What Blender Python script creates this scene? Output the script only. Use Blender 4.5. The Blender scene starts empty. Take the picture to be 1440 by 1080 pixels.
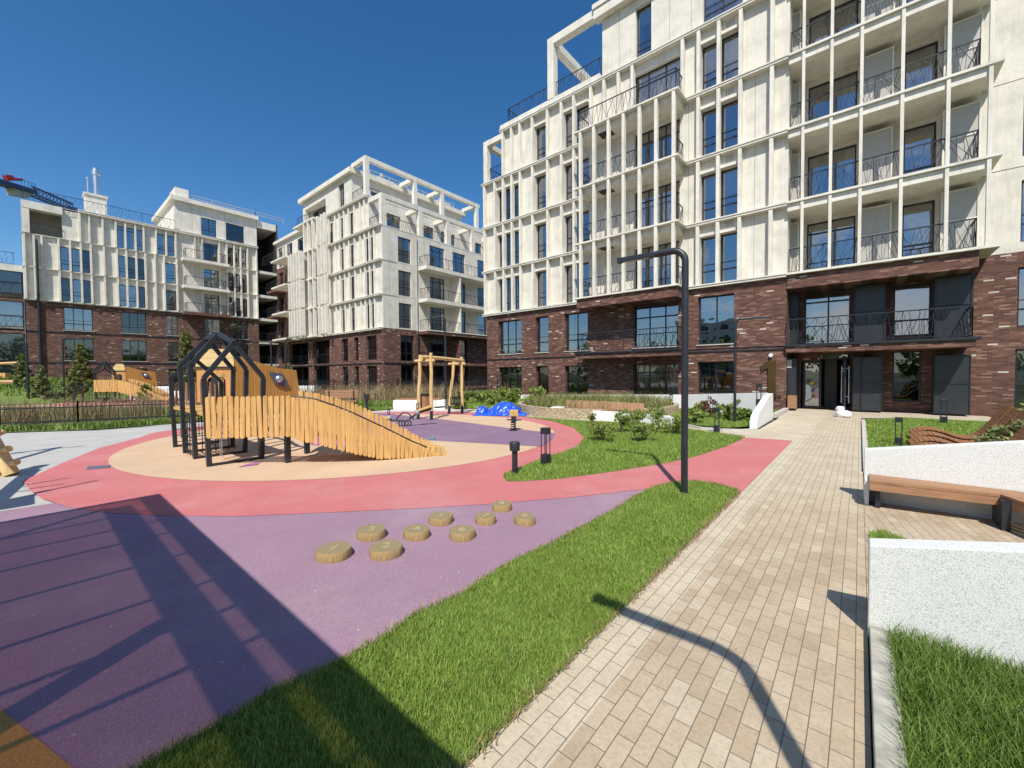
import bpy, math, random
import numpy as np
from mathutils import Vector, Matrix
R = math.radians
random.seed(7); RNG = np.random.default_rng(7)
scene = bpy.context.scene
col = scene.collection

# ------------------------------------------------------------------ camera
F_PX = 576.224; CAM_H = 1.6
yaw, pitch, roll = R(40.3179), R(-1.4799), R(-0.3922)
fw = np.array([-math.sin(yaw)*math.cos(pitch), math.cos(yaw)*math.cos(pitch), math.sin(pitch)])
_r = np.array([math.cos(yaw), math.sin(yaw), 0.0]); _u = np.cross(_r, fw)
ri = _r*math.cos(roll)+_u*math.sin(roll); up = -_r*math.sin(roll)+_u*math.cos(roll)
cam = bpy.data.cameras.new('camera'); camo = bpy.data.objects.new('camera', cam); col.objects.link(camo)
cam.sensor_width = 36; cam.lens = F_PX/1440*36; cam.clip_start = 0.05; cam.clip_end = 2000
camo.matrix_world = Matrix(((ri[0], up[0], -fw[0], 0), (ri[1], up[1], -fw[1], 0), (ri[2], up[2], -fw[2], CAM_H), (0, 0, 0, 1)))
scene.camera = camo
scene.view_settings.view_transform = 'Standard'; scene.view_settings.look = 'None'
scene.view_settings.exposure = 0.1; scene.view_settings.gamma = 1
# ------------------------------------------------------------------ light
SUN_EL, SUN_AZ = 52.5, 301.0          # degrees, azimuth counted from +X towards +Y
sd = Vector((math.cos(R(SUN_AZ))*math.cos(R(SUN_EL)), math.sin(R(SUN_AZ))*math.cos(R(SUN_EL)), math.sin(R(SUN_EL))))
sl = bpy.data.lights.new('sun', 'SUN'); sl.energy = 5.0; sl.angle = R(0.5); sl.color = (1.0, 0.95, 0.865)
so = bpy.data.objects.new('sun', sl); col.objects.link(so); so.rotation_euler = sd.to_track_quat('Z', 'Y').to_euler()
so.location = (5, -10, 30)
world = bpy.data.worlds.new('World'); scene.world = world; world.use_nodes = True
wn, wl = world.node_tree.nodes, world.node_tree.links
wn.clear()
wo = wn.new('ShaderNodeOutputWorld'); bg = wn.new('ShaderNodeBackground'); sk = wn.new('ShaderNodeTexSky')
sk.sky_type = 'NISHITA'; sk.sun_disc = False; sk.sun_elevation = R(SUN_EL); sk.sun_rotation = R(90-SUN_AZ)
sk.air_density = 1.0; sk.dust_density = 0.6; sk.ozone_density = 3.5; sk.altitude = 300
hs = wn.new('ShaderNodeHueSaturation'); hs.inputs['Saturation'].default_value = 1.28; hs.inputs['Value'].default_value = 1.85
wl.new(sk.outputs[0], hs.inputs['Color'])
tc = wn.new('ShaderNodeTexCoord'); sp = wn.new('ShaderNodeSeparateXYZ'); wl.new(tc.outputs['Generated'], sp.inputs[0])
mp = wn.new('ShaderNodeMapping'); mp.inputs['Scale'].default_value = (1, 1, 2.2); wl.new(tc.outputs['Generated'], mp.inputs[0])
cn = wn.new('ShaderNodeTexNoise'); cn.inputs['Scale'].default_value = 3.2; cn.inputs['Detail'].default_value = 9; cn.inputs['Roughness'].default_value = .6
wl.new(mp.outputs[0], cn.inputs['Vector'])
cr = wn.new('ShaderNodeValToRGB'); cr.color_ramp.elements[0].position = .5; cr.color_ramp.elements[1].position = .66; wl.new(cn.outputs[0], cr.inputs[0])
mr = wn.new('ShaderNodeMapRange'); mr.inputs[1].default_value = -.12; mr.inputs[2].default_value = -.35; wl.new(sp.outputs[1], mr.inputs[0])
mr2 = wn.new('ShaderNodeMapRange'); mr2.inputs[1].default_value = .75; mr2.inputs[2].default_value = .45; wl.new(sp.outputs[2], mr2.inputs[0])
m1 = wn.new('ShaderNodeMath'); m1.operation = 'MULTIPLY'; wl.new(cr.outputs[0], m1.inputs[0]); wl.new(mr.outputs[0], m1.inputs[1])
m2 = wn.new('ShaderNodeMath'); m2.operation = 'MULTIPLY'; wl.new(m1.outputs[0], m2.inputs[0]); wl.new(mr2.outputs[0], m2.inputs[1])
mx = wn.new('ShaderNodeMixRGB'); wl.new(m2.outputs[0], mx.inputs[0]); wl.new(hs.outputs[0], mx.inputs[1]); mx.inputs[2].default_value = (12, 12.2, 12.6, 1)
wl.new(mx.outputs[0], bg.inputs[0]); bg.inputs[1].default_value = 0.07
wl.new(bg.outputs[0], wo.inputs[0])

# ------------------------------------------------------------------ picture point -> world point helpers
C0 = np.array([0, 0, CAM_H])
def ray(x, y): return fw+ri*(x-720)/F_PX-up*(y-540)/F_PX
def G(x, y, z=0.0):
    d = ray(x, y); return C0+d*(z-CAM_H)/d[2]
def PY(x, y, Y):
    d = ray(x, y); return C0+d*Y/d[1]
def PX(x, y, X):
    d = ray(x, y); return C0+d*X/d[0]
def XA(px, Y, py=450): return float(PY(px, py, Y)[0])
def YB(px, X, py=450): return float(PX(px, py, X)[1])

# ------------------------------------------------------------------ mesh helpers
ORG = {}
class MB:
    def __init__(s): s.v = []; s.f = []; s.sm = False
    def add(s, vs, fs):
        n = len(s.v); s.v += [tuple(map(float, p)) for p in vs]; s.f += [tuple(i+n for i in f) for f in fs]; return s
    def box(s, x0, x1, y0, y1, z0, z1):
        return s.add([(x0,y0,z0),(x1,y0,z0),(x1,y1,z0),(x0,y1,z0),(x0,y0,z1),(x1,y0,z1),(x1,y1,z1),(x0,y1,z1)],
            [(0,3,2,1),(4,5,6,7),(0,1,5,4),(1,2,6,5),(2,3,7,6),(3,0,4,7)])
    def quad(s, a, b, c, d): return s.add([a, b, c, d], [(0, 1, 2, 3)])
    def bar(s, p, q, w, h=None, upv=(0, 0, 1)):
        h = h or w; p = Vector(p); q = Vector(q); d = (q-p).normalized(); u = Vector(upv)
        if abs(d.dot(u)) > .98: u = Vector((0, 1, 0))
        a = d.cross(u).normalized()*w/2; b = a.cross(d).normalized()*h/2
        vs = [p-a-b, p+a-b, p+a+b, p-a+b, q-a-b, q+a-b, q+a+b, q-a+b]
        return s.add(vs, [(0,3,2,1),(4,5,6,7),(0,1,5,4),(1,2,6,5),(2,3,7,6),(3,0,4,7)])
    def tube(s, pts, r, n=10, cap=True):
        P = [Vector(p) for p in pts]; rs = r if isinstance(r, (list, tuple)) else [r]*len(P); rings = []
        ref = Vector((0, 0, 1)); vs = []
        for i, p in enumerate(P):
            d = (P[min(i+1, len(P)-1)]-P[max(i-1, 0)]).normalized()
            if i == 0:
                if abs(d.dot(ref)) > .9: ref = Vector((1, 0, 0))
                a = d.cross(ref).normalized()
            else:
                a = (a-d*a.dot(d)).normalized()
            b = d.cross(a)
            for k in range(n):
                t = 2*math.pi*k/n; vs.append(p+(a*math.cos(t)+b*math.sin(t))*rs[i])
        fs = [(i*n+k, i*n+(k+1) % n, (i+1)*n+(k+1) % n, (i+1)*n+k) for i in range(len(P)-1) for k in range(n)]
        if cap: fs += [tuple(range(n-1, -1, -1)), tuple(range((len(P)-1)*n, len(P)*n))]
        return s.add(vs, fs)
    def prism(s, pts, off):        # polygon (3-D points) extruded by vector
        n = len(pts); o = Vector(off); vs = [Vector(p) for p in pts]+[Vector(p)+o for p in pts]
        return s.add(vs, [tuple(range(n-1, -1, -1)), tuple(range(n, 2*n))]+[(i, (i+1) % n, n+(i+1) % n, n+i) for i in range(n)])
    def lathe(s, c, prof, n=24):
        vs = []; cx, cy, cz = c
        for (r, z) in prof:
            for k in range(n):
                t = 2*math.pi*k/n; vs.append((cx+r*math.cos(t), cy+r*math.sin(t), cz+z))
        m = len(prof); fs = [(i*n+k, i*n+(k+1) % n, (i+1)*n+(k+1) % n, (i+1)*n+k) for i in range(m-1) for k in range(n)]
        fs += [tuple(range(n-1, -1, -1)), tuple(range((m-1)*n, m*n))]
        return s.add(vs, fs)
    def build(s, name, mat, parent=None, smooth=False, bevel=0):
        me = bpy.data.meshes.new(name); o = bpy.data.objects.new(name, me); col.objects.link(o)
        org = Vector((0, 0, 0))
        if parent is not None:
            o.parent = parent; org = ORG[parent.name]
        ORG[o.name] = org
        me.from_pydata([(a-org[0], b-org[1], c-org[2]) for a, b, c in s.v], [], s.f)
        me.materials.append(mat)
        if smooth:
            for p in me.polygons: p.use_smooth = True
            me.set_sharp_from_angle(angle=R(40))
        me.update()
        if bevel:
            b = o.modifiers.new('bevel', 'BEVEL'); b.width = bevel; b.segments = 2; b.limit_method = 'ANGLE'
        return o
def tag(o, label=None, cat=None, group=None, kind=None):
    if label: o['label'] = label
    if cat: o['category'] = cat
    if group: o['group'] = group
    if kind: o['kind'] = kind
    return o
def thing(name, label, cat, loc=(0, 0, 0), group=None):
    o = bpy.data.objects.new(name, None); col.objects.link(o); o.location = [float(a) for a in loc]; o.empty_display_size = .2
    ORG[o.name] = Vector(o.location); return tag(o, label, cat, group)
def copy_tree(src, loc, rz=0, label=None, scale=None):
    kids = [(c, list(c.children)) for c in src.children]
    r = src.copy(); col.objects.link(r); r.location = [float(a) for a in loc]; r.rotation_euler = (0, 0, rz)
    if scale: r.scale = (scale,)*3
    if label: r['label'] = label
    for c, gs in kids:
        d = c.copy(); col.objects.link(d); d.parent = r
        for g in gs:
            e = g.copy(); col.objects.link(e); e.parent = d
    return r
class Pool:                      # the first `limit` as parts of their own, the rest as one stuff part
    def __init__(s, name, mat, parent, limit=96): s.a = (name, mat, parent); s.n = 0; s.limit = limit; s.rest = MB()
    def add(s, mb):
        s.n += 1
        if s.n <= s.limit: return mb.build(*s.a)
        s.rest.add(mb.v, mb.f)
    def close(s):
        if s.rest.v:
            o = s.rest.build(*s.a); o['kind'] = 'stuff'

# ------------------------------------------------------------------ materials
def mat(name):
    m = bpy.data.materials.new(name); m.use_nodes = True
    return m, m.node_tree.nodes, m.node_tree.links, m.node_tree.nodes['Principled BSDF']
def N(nt, t, **k):
    n = nt.nodes.new(t)
    for a, b in k.items():
        if hasattr(n, a): setattr(n, a, b)
        else: n.inputs[a].default_value = b
    return n
def math_(nt, op, a, b=None):
    n = nt.nodes.new('ShaderNodeMath'); n.operation = op
    for i, x in enumerate((a, b)):
        if x is None: continue
        if isinstance(x, (int, float)): n.inputs[i].default_value = x
        else: nt.links.new(x, n.inputs[i])
    return n.outputs[0]
def ramp(nt, fac, stops):
    n = nt.nodes.new('ShaderNodeValToRGB'); e = n.color_ramp.elements
    while len(e) < len(stops): e.new(.5)
    for i, (p, c) in enumerate(stops): e[i].position = p; e[i].color = (*c, 1)
    nt.links.new(fac, n.inputs[0]); return n.outputs[0]
def noise(nt, scale, detail=4, rough=.55, vec=None):
    n = nt.nodes.new('ShaderNodeTexNoise'); n.inputs['Scale'].default_value = scale; n.inputs['Detail'].default_value = detail; n.inputs['Roughness'].default_value = rough
    if vec is None:
        g = nt.nodes.new('ShaderNodeNewGeometry'); vec = g.outputs['Position']
    nt.links.new(vec, n.inputs['Vector']); return n.outputs[0]
def mixc(nt, fac, a, b, mode='MIX'):
    n = nt.nodes.new('ShaderNodeMixRGB'); n.blend_type = mode
    for i, x in enumerate((fac, a, b)):
        if isinstance(x, (int, float)): n.inputs[i].default_value = x
        elif isinstance(x, tuple): n.inputs[i].default_value = (*x, 1)
        else: nt.links.new(x, n.inputs[i])
    return n.outputs[0]
def bump(nt, h, bsdf, strength=.3, dist=.01):
    n = nt.nodes.new('ShaderNodeBump'); n.inputs['Strength'].default_value = strength; n.inputs['Distance'].default_value = dist
    nt.links.new(h, n.inputs['Height']); nt.links.new(n.outputs[0], bsdf.inputs['Normal'])
def simple(name, c, rough=.5, metal=0, var=.12, vs=6.0, bs=0.0, bscale=200):
    m, n, l, b = mat(name); nt = m.node_tree
    f = noise(nt, vs, 5); a = tuple(max(0, x*(1-var)) for x in c); d = tuple(min(1, x*(1+var)) for x in c)
    l.new(ramp(nt, f, [(.3, a), (.7, d)]), b.inputs['Base Color'])
    b.inputs['Roughness'].default_value = rough; b.inputs['Metallic'].default_value = metal
    if bs: bump(nt, noise(nt, bscale, 3), b, bs, .004)
    return m
def uvz(nt):
    g = nt.nodes.new('ShaderNodeNewGeometry'); p = N(nt, 'ShaderNodeSeparateXYZ'); q = N(nt, 'ShaderNodeSeparateXYZ')
    nt.links.new(g.outputs['Position'], p.inputs[0]); nt.links.new(g.outputs['True Normal'], q.inputs[0])
    ax = math_(nt, 'GREATER_THAN', math_(nt, 'ABSOLUTE', q.outputs[0]), .5)
    u = math_(nt, 'ADD', math_(nt, 'MULTIPLY', p.outputs[1], ax), math_(nt, 'MULTIPLY', p.outputs[0], math_(nt, 'SUBTRACT', 1.0, ax)))
    return u, p.outputs[2], p, q
def cells(nt, u, v, w, h, joint, off=.5):
    r = math_(nt, 'DIVIDE', v, h); row = math_(nt, 'FLOOR', r)
    sh = math_(nt, 'MULTIPLY', math_(nt, 'FRACT', math_(nt, 'MULTIPLY', row, off)), 1.0)
    c = math_(nt, 'ADD', math_(nt, 'DIVIDE', u, w), sh); colm = math_(nt, 'FLOOR', c)
    def edge(x, j):
        fr = math_(nt, 'FRACT', x); d = math_(nt, 'MINIMUM', fr, math_(nt, 'SUBTRACT', 1.0, fr)); return math_(nt, 'LESS_THAN', d, j)
    j = math_(nt, 'MAXIMUM', edge(r, joint/h/2), edge(c, joint/w/2))
    cx = N(nt, 'ShaderNodeCombineXYZ'); nt.links.new(colm, cx.inputs[0]); nt.links.new(row, cx.inputs[1])
    wn_ = N(nt, 'ShaderNodeTexWhiteNoise'); nt.links.new(cx.outputs[0], wn_.inputs['Vector'])
    return j, wn_.outputs['Value'], wn_.outputs['Color']
def brick_mat(name, dark=1.0):
    m, n, l, b = mat(name); nt = m.node_tree
    u, v, p, q = uvz(nt); j, rv, rc = cells(nt, u, v, .25, .060, .010)
    base = ramp(nt, rv, [(0, (.085*dark, .036*dark, .026*dark)), (.35, (.135*dark, .056*dark, .038*dark)), (.75, (.185*dark, .078*dark, .052*dark)), (.96, (.30*dark, .17*dark, .12*dark))])
    s = N(nt, 'ShaderNodeSeparateColor'); nt.links.new(rc, s.inputs[0])
    wh = math_(nt, 'GREATER_THAN', s.outputs[1], .984)
    c1 = mixc(nt, wh, base, (.62, .56, .47)); c2 = mixc(nt, j, c1, (.15*dark, .11*dark, .09*dark))
    st = noise(nt, .8, 5); c3 = mixc(nt, .35, c2, ramp(nt, st, [(.35, (.5, .5, .5)), (.65, (1, 1, 1))]), 'MULTIPLY')
    l.new(c3, b.inputs['Base Color']); b.inputs['Roughness'].default_value = .85
    h = math_(nt, 'ADD', math_(nt, 'SUBTRACT', 1.0, j), math_(nt, 'MULTIPLY', noise(nt, 90, 3), .4))
    bump(nt, h, b, .6, .012); return m
def stucco_mat(name, c=(.76, .72, .63)):
    m, n, l, b = mat(name); nt = m.node_tree
    f = noise(nt, 1.4, 8, .65); f2 = noise(nt, 25, 4, .6)
    a = ramp(nt, f, [(.3, tuple(x*.80 for x in c)), (.55, c), (.75, tuple(min(1, x*1.05) for x in c))])
    d = mixc(nt, .5, a, ramp(nt, f2, [(.35, (.86, .84, .81)), (.6, (1, 1, 1))]), 'MULTIPLY')
    g = nt.nodes.new('ShaderNodeNewGeometry'); mpn = N(nt, 'ShaderNodeMapping'); mpn.inputs['Scale'].default_value = (5, 5, .35)
    nt.links.new(g.outputs['Position'], mpn.inputs[0]); f3 = noise(nt, 1.6, 5, .6, mpn.outputs[0])
    e = mixc(nt, .55, d, ramp(nt, f3, [(.3, (.80, .78, .73)), (.58, (1, 1, 1))]), 'MULTIPLY')
    l.new(e, b.inputs['Base Color']); b.inputs['Roughness'].default_value = .8
    bump(nt, noise(nt, 60, 5), b, .25, .006); return m
def glass_mat(name, tint=(.62, .7, .72), lo=.3):
    m, n, l, b = mat(name); nt = m.node_tree; out = n['Material Output']; n.remove(b)
    t = N(nt, 'ShaderNodeBsdfTransparent'); t.inputs[0].default_value = (*tint, 1)
    g = N(nt, 'ShaderNodeBsdfGlossy'); g.inputs['Roughness'].default_value = .015; g.inputs[0].default_value = (.92, .96, 1, 1)
    fr = N(nt, 'ShaderNodeFresnel'); fr.inputs[0].default_value = 1.6
    k = math_(nt, 'MINIMUM', math_(nt, 'ADD', math_(nt, 'MULTIPLY', fr.outputs[0], .9), lo), 1.0)
    bp = N(nt, 'ShaderNodeBump'); bp.inputs['Strength'].default_value = .14; bp.inputs['Distance'].default_value = .05
    nt.links.new(noise(nt, .9, 2), bp.inputs['Height']); nt.links.new(bp.outputs[0], g.inputs['Normal'])
    x = N(nt, 'ShaderNodeMixShader'); nt.links.new(k, x.inputs[0]); nt.links.new(t.outputs[0], x.inputs[1]); nt.links.new(g.outputs[0], x.inputs[2])
    nt.links.new(x.outputs[0], out.inputs[0]); return m
def rubber_mat(name, c, seed=0):
    m, n, l, b = mat(name); nt = m.node_tree
    f = noise(nt, 260, 2, .7); f2 = noise(nt, 1.3, 6, .6); f3 = noise(nt, 90, 3, .7)
    a = ramp(nt, f, [(.32, tuple(x*.45 for x in c)), (.48, c), (.66, tuple(min(1, x*1.5+.03) for x in c))])
    d = mixc(nt, .55, a, ramp(nt, f2, [(.3, (.76, .76, .78)), (.7, (1, 1, 1))]), 'MULTIPLY')
    e = mixc(nt, .45, d, ramp(nt, f3, [(.38, (.5, .5, .5)), (.6, (1, 1, 1))]), 'MULTIPLY')
    f4 = noise(nt, .55, 9, .72); f5 = noise(nt, 3.5, 7, .8)
    e = mixc(nt, ramp(nt, f4, [(.5, (0, 0, 0)), (.72, (.22, .22, .22))]), e, (.55, .50, .45))
    e = mixc(nt, ramp(nt, f5, [(.62, (0, 0, 0)), (.72, (.30, .30, .30))]), e, tuple(x*.55 for x in c))
    e = mixc(nt, ramp(nt, noise(nt, 28, 2, .5), [(.735, (0, 0, 0)), (.75, (.8, .8, .8))]), e, (.62, .58, .52))
    l.new(e, b.inputs['Base Color']); b.inputs['Roughness'].default_value = .9
    bump(nt, f, b, .5, .004); return m
def paving_mat(name, ang=0.0, light=0.0):
    m, n, l, b = mat(name); nt = m.node_tree
    g = nt.nodes.new('ShaderNodeNewGeometry'); mpn = N(nt, 'ShaderNodeMapping'); mpn.inputs['Rotation'].default_value = (0, 0, ang)
    nt.links.new(g.outputs['Position'], mpn.inputs[0]); p = N(nt, 'ShaderNodeSeparateXYZ'); nt.links.new(mpn.outputs[0], p.inputs[0])
    j, rv, rc = cells(nt, p.outputs[1], p.outputs[0], .19, .080, .0045, .37)
    base = ramp(nt, rv, [(0, (.45, .355, .24)), (.35, (.48, .385, .265)), (.65, (.50, .405, .282)), (.85, (.515, .42, .298)), (1, (.56, .48, .35))])
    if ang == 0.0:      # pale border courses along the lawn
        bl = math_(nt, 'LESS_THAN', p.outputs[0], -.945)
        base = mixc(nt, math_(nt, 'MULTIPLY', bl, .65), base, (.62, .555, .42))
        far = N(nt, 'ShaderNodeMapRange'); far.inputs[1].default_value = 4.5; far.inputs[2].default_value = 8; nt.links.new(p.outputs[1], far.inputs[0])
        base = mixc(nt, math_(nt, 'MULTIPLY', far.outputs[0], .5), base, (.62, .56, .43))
    f = noise(nt, 2.0, 9, .75); f2 = noise(nt, 45, 5, .7)
    a = mixc(nt, .65, base, ramp(nt, f, [(.3, (.66, .62, .57)), (.6, (1, 1, 1))]), 'MULTIPLY')
    a = mixc(nt, ramp(nt, noise(nt, 16, 3, .6), [(.70, (0, 0, 0)), (.74, (.7, .7, .7))]), a, (.16, .12, .09))
    a = mixc(nt, .6, a, ramp(nt, f2, [(.3, (.66, .63, .6)), (.55, (1, 1, 1))]), 'MULTIPLY')
    c2 = mixc(nt, j, a, (.15, .12, .09)); l.new(c2, b.inputs['Base Color']); b.inputs['Roughness'].default_value = .85
    h = math_(nt, 'ADD', math_(nt, 'SUBTRACT', 1.0, j), math_(nt, 'MULTIPLY', f2, .35)); bump(nt, h, b, .5, .005); return m
def wood_mat(name, c, stretch=(30, 30, 2.0), var=.35, alongx=None):
    m, n, l, b = mat(name); nt = m.node_tree
    g = nt.nodes.new('ShaderNodeNewGeometry'); mpn = N(nt, 'ShaderNodeMapping'); mpn.inputs['Scale'].default_value = stretch
    nt.links.new(g.outputs['Position'], mpn.inputs[0]); f = noise(nt, 1.0, 6, .6, mpn.outputs[0])
    a = ramp(nt, f, [(.28, tuple(x*(1-var) for x in c)), (.5, c), (.72, tuple(min(1, x*(1+var*.6)) for x in c))])
    rn = g.outputs['Random Per Island']; a = mixc(nt, .5, a, ramp(nt, rn, [(0, (.68, .62, .55)), (1, (1, 1, 1))]), 'MULTIPLY')
    l.new(a, b.inputs['Base Color']); b.inputs['Roughness'].default_value = .6; bump(nt, f, b, .3, .003); return m
def speckle_white(name):
    m, n, l, b = mat(name); nt = m.node_tree
    v = N(nt, 'ShaderNodeTexVoronoi'); v.inputs['Scale'].default_value = 95; g = nt.nodes.new('ShaderNodeNewGeometry'); nt.links.new(g.outputs['Position'], v.inputs['Vector'])
    f = noise(nt, 210, 3, .8); f2 = noise(nt, 2.2, 5, .6)
    a = ramp(nt, f, [(.38, (.26, .27, .26)), (.43, (.62, .63, .60)), (.5, (.78, .79, .75)), (.7, (.83, .83, .79))])
    a = mixc(nt, .35, a, ramp(nt, f2, [(.3, (.88, .88, .86)), (.65, (1, 1, 1))]), 'MULTIPLY')
    l.new(a, b.inputs['Base Color']); b.inputs['Roughness'].default_value = .85; bump(nt, f, b, .45, .004); return m
def leaf_mat(name, c1, c2, trans=.25):
    m, n, l, b = mat(name); nt = m.node_tree
    g = nt.nodes.new('ShaderNodeNewGeometry'); rn = g.outputs['Random Per Island']
    a = ramp(nt, rn, [(0, c1), (1, c2)]); f = noise(nt, 2.5, 4)
    a = mixc(nt, .4, a, ramp(nt, f, [(.35, (.6, .62, .55)), (.65, (1, 1, 1))]), 'MULTIPLY')
    l.new(a, b.inputs['Base Color']); b.inputs['Roughness'].default_value = .6
    t = N(nt, 'ShaderNodeBsdfTranslucent'); nt.links.new(a, t.inputs[0]); x = N(nt, 'ShaderNodeMixShader'); x.inputs[0].default_value = trans
    nt.links.new(b.outputs[0], x.inputs[1]); nt.links.new(t.outputs[0], x.inputs[2]); nt.links.new(x.outputs[0], n['Material Output'].inputs[0]); return m
def gravel_mat(name, cols, scale=55):
    m, n, l, b = mat(name); nt = m.node_tree
    v = N(nt, 'ShaderNodeTexVoronoi'); v.inputs['Scale'].default_value = scale; g = nt.nodes.new('ShaderNodeNewGeometry'); nt.links.new(g.outputs['Position'], v.inputs['Vector'])
    s = N(nt, 'ShaderNodeSeparateColor'); nt.links.new(v.outputs['Color'], s.inputs[0])
    a = ramp(nt, s.outputs[0], cols); l.new(a, b.inputs['Base Color']); b.inputs['Roughness'].default_value = .9; bump(nt, v.outputs['Distance'], b, .8, .02); return m
M = {}
M['stucco'] = stucco_mat('cream_panel'); M['stucco2'] = stucco_mat('cream_fin', (.80, .76, .67))
M['brick'] = brick_mat('burgundy_brick'); M['dark'] = simple('dark_metal', (.022, .025, .03), .42, 0, .2, 8)
M['frame'] = simple('window_frame', (.022, .024, .032), .4); M['rail'] = simple('railing_metal', (.02, .021, .028), .45)
M['glass'] = glass_mat('window_glass', lo=.30); M['glass2'] = glass_mat('weak_reflection_glass', (.5, .56, .58), .10); M['room'] = simple('dim_interior', (.045, .04, .035), .9, 0, .4, 1.2)  # second glass: same window glass, darker reflections put into its tint and gloss
M['curtain'] = simple('curtain_cloth', (.55, .52, .46), .9); M['screen'] = simple('perforated_screen', (.44, .43, .39), .6, 0, .06)
M['dscreen'] = simple('dark_screen', (.03, .033, .038), .35, 0, .15)
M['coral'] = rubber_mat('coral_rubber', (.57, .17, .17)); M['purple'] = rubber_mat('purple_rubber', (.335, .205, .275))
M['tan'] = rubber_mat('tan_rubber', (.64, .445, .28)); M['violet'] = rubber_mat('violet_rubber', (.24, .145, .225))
M['magenta'] = rubber_mat('magenta_rubber', (.42, .10, .33)); M['orange'] = rubber_mat('orange_rubber', (.50, .26, .06))
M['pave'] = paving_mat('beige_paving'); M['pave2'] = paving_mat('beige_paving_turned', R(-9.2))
M['concrete'] = simple('pale_concrete', (.50, .48, .43), .85, 0, .12, 3, .3, 60); M['asphalt'] = simple('grey_pavement', (.43, .42, .39), .9, 0, .1, 2.0, .3, 120)
M['soil'] = simple('soil', (.085, .10, .04), .95, 0, .3, 4, .5, 40); M['sand'] = gravel_mat('sand_mulch', [(0, (.30, .22, .12)), (1, (.55, .44, .27))], 30)
M['white'] = speckle_white('speckled_white_render'); M['paint'] = simple('white_paint', (.82, .81, .78), .6, 0, .03, 2)
M['gabion'] = gravel_mat('pebble_render', [(0, (.22, .16, .09)), (.5, (.42, .33, .2)), (1, (.62, .54, .38))], 38)
M['picket'] = wood_mat('honey_pine', (.66, .40, .135)); M['log'] = wood_mat('peeled_log', (.66, .45, .19), (14, 14, 2.5), .25)
M['slat'] = wood_mat('brown_slat', (.34, .155, .07), (3, 40, 30), .3); M['slat2'] = wood_mat('bench_slat', (.37, .195, .10), (2.5, 40, 40), .3)
M['grassleaf'] = leaf_mat('lawn_blade', (.17, .29, .03), (.45, .56, .13), .35); M['bush'] = leaf_mat('bush_leaf', (.09, .16, .02), (.26, .34, .06))
M['bedgrass'] = leaf_mat('bed_blade', (.075, .16, .018), (.25, .36, .06), .3)
M['lawn'] = simple('lawn_base', (.13, .20, .035), .95, 0, .35, 14, .6, 90)
M['conifer'] = leaf_mat('larch_needle', (.10, .13, .02), (.27, .29, .08)); M['shrub'] = leaf_mat('shrub_leaf', (.14, .21, .03), (.42, .48, .13), .35)
M['juniper'] = leaf_mat('juniper_sprig', (.07, .12, .03), (.38, .38, .15), .2); M['dry'] = leaf_mat('dry_grass', (.22, .15, .07), (.52, .40, .22), .2)
M['reed'] = leaf_mat('reed_grass', (.14, .15, .03), (.36, .36, .12), .2); M['redleaf'] = leaf_mat('red_twig', (.10, .03, .02), (.22, .08, .05), .2)
M['bark'] = simple('bark', (.12, .085, .055), .95, 0, .3, 20); M['tarp'] = simple('blue_tarpaulin', (.012, .085, .60), .32, 0, .15, 5)
M['steel'] = simple('bright_steel', (.62, .63, .65), .38, 1, .08); M['grey'] = simple('grey_plastic', (.09, .09, .12), .5)
M['red'] = simple('red_paint', (.45, .02, .03), .5); M['blue'] = simple('crane_blue', (.03, .06, .16), .5); M['gold'] = simple('bronze_gold', (.085, .055, .012), .4, .3)
M['bag'] = simple('white_sacking', (.78, .77, .74), .7, 0, .08, 9, .4, 30); M['yellow'] = simple('yellow_disc', (.8, .5, .02), .5)
M['net'] = simple('black_rope', (.02, .02, .02), .8); M['white_daisy'] = simple('white_stone', (.75, .74, .70), .8)
def gauze():
    m, n, l, b = mat('shade_cloth'); nt = m.node_tree; n.remove(b)
    t = N(nt, 'ShaderNodeBsdfTransparent'); t.inputs[0].default_value = (.45, .37, .35, 1)
    d = N(nt, 'ShaderNodeBsdfDiffuse'); d.inputs[0].default_value = (.12, .1, .11, 1)
    x = N(nt, 'ShaderNodeMixShader'); x.inputs[0].default_value = .05; nt.links.new(t.outputs[0], x.inputs[1]); nt.links.new(d.outputs[0], x.inputs[2])
    nt.links.new(x.outputs[0], n['Material Output'].inputs[0]); return m
M['gauze'] = gauze()
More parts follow.
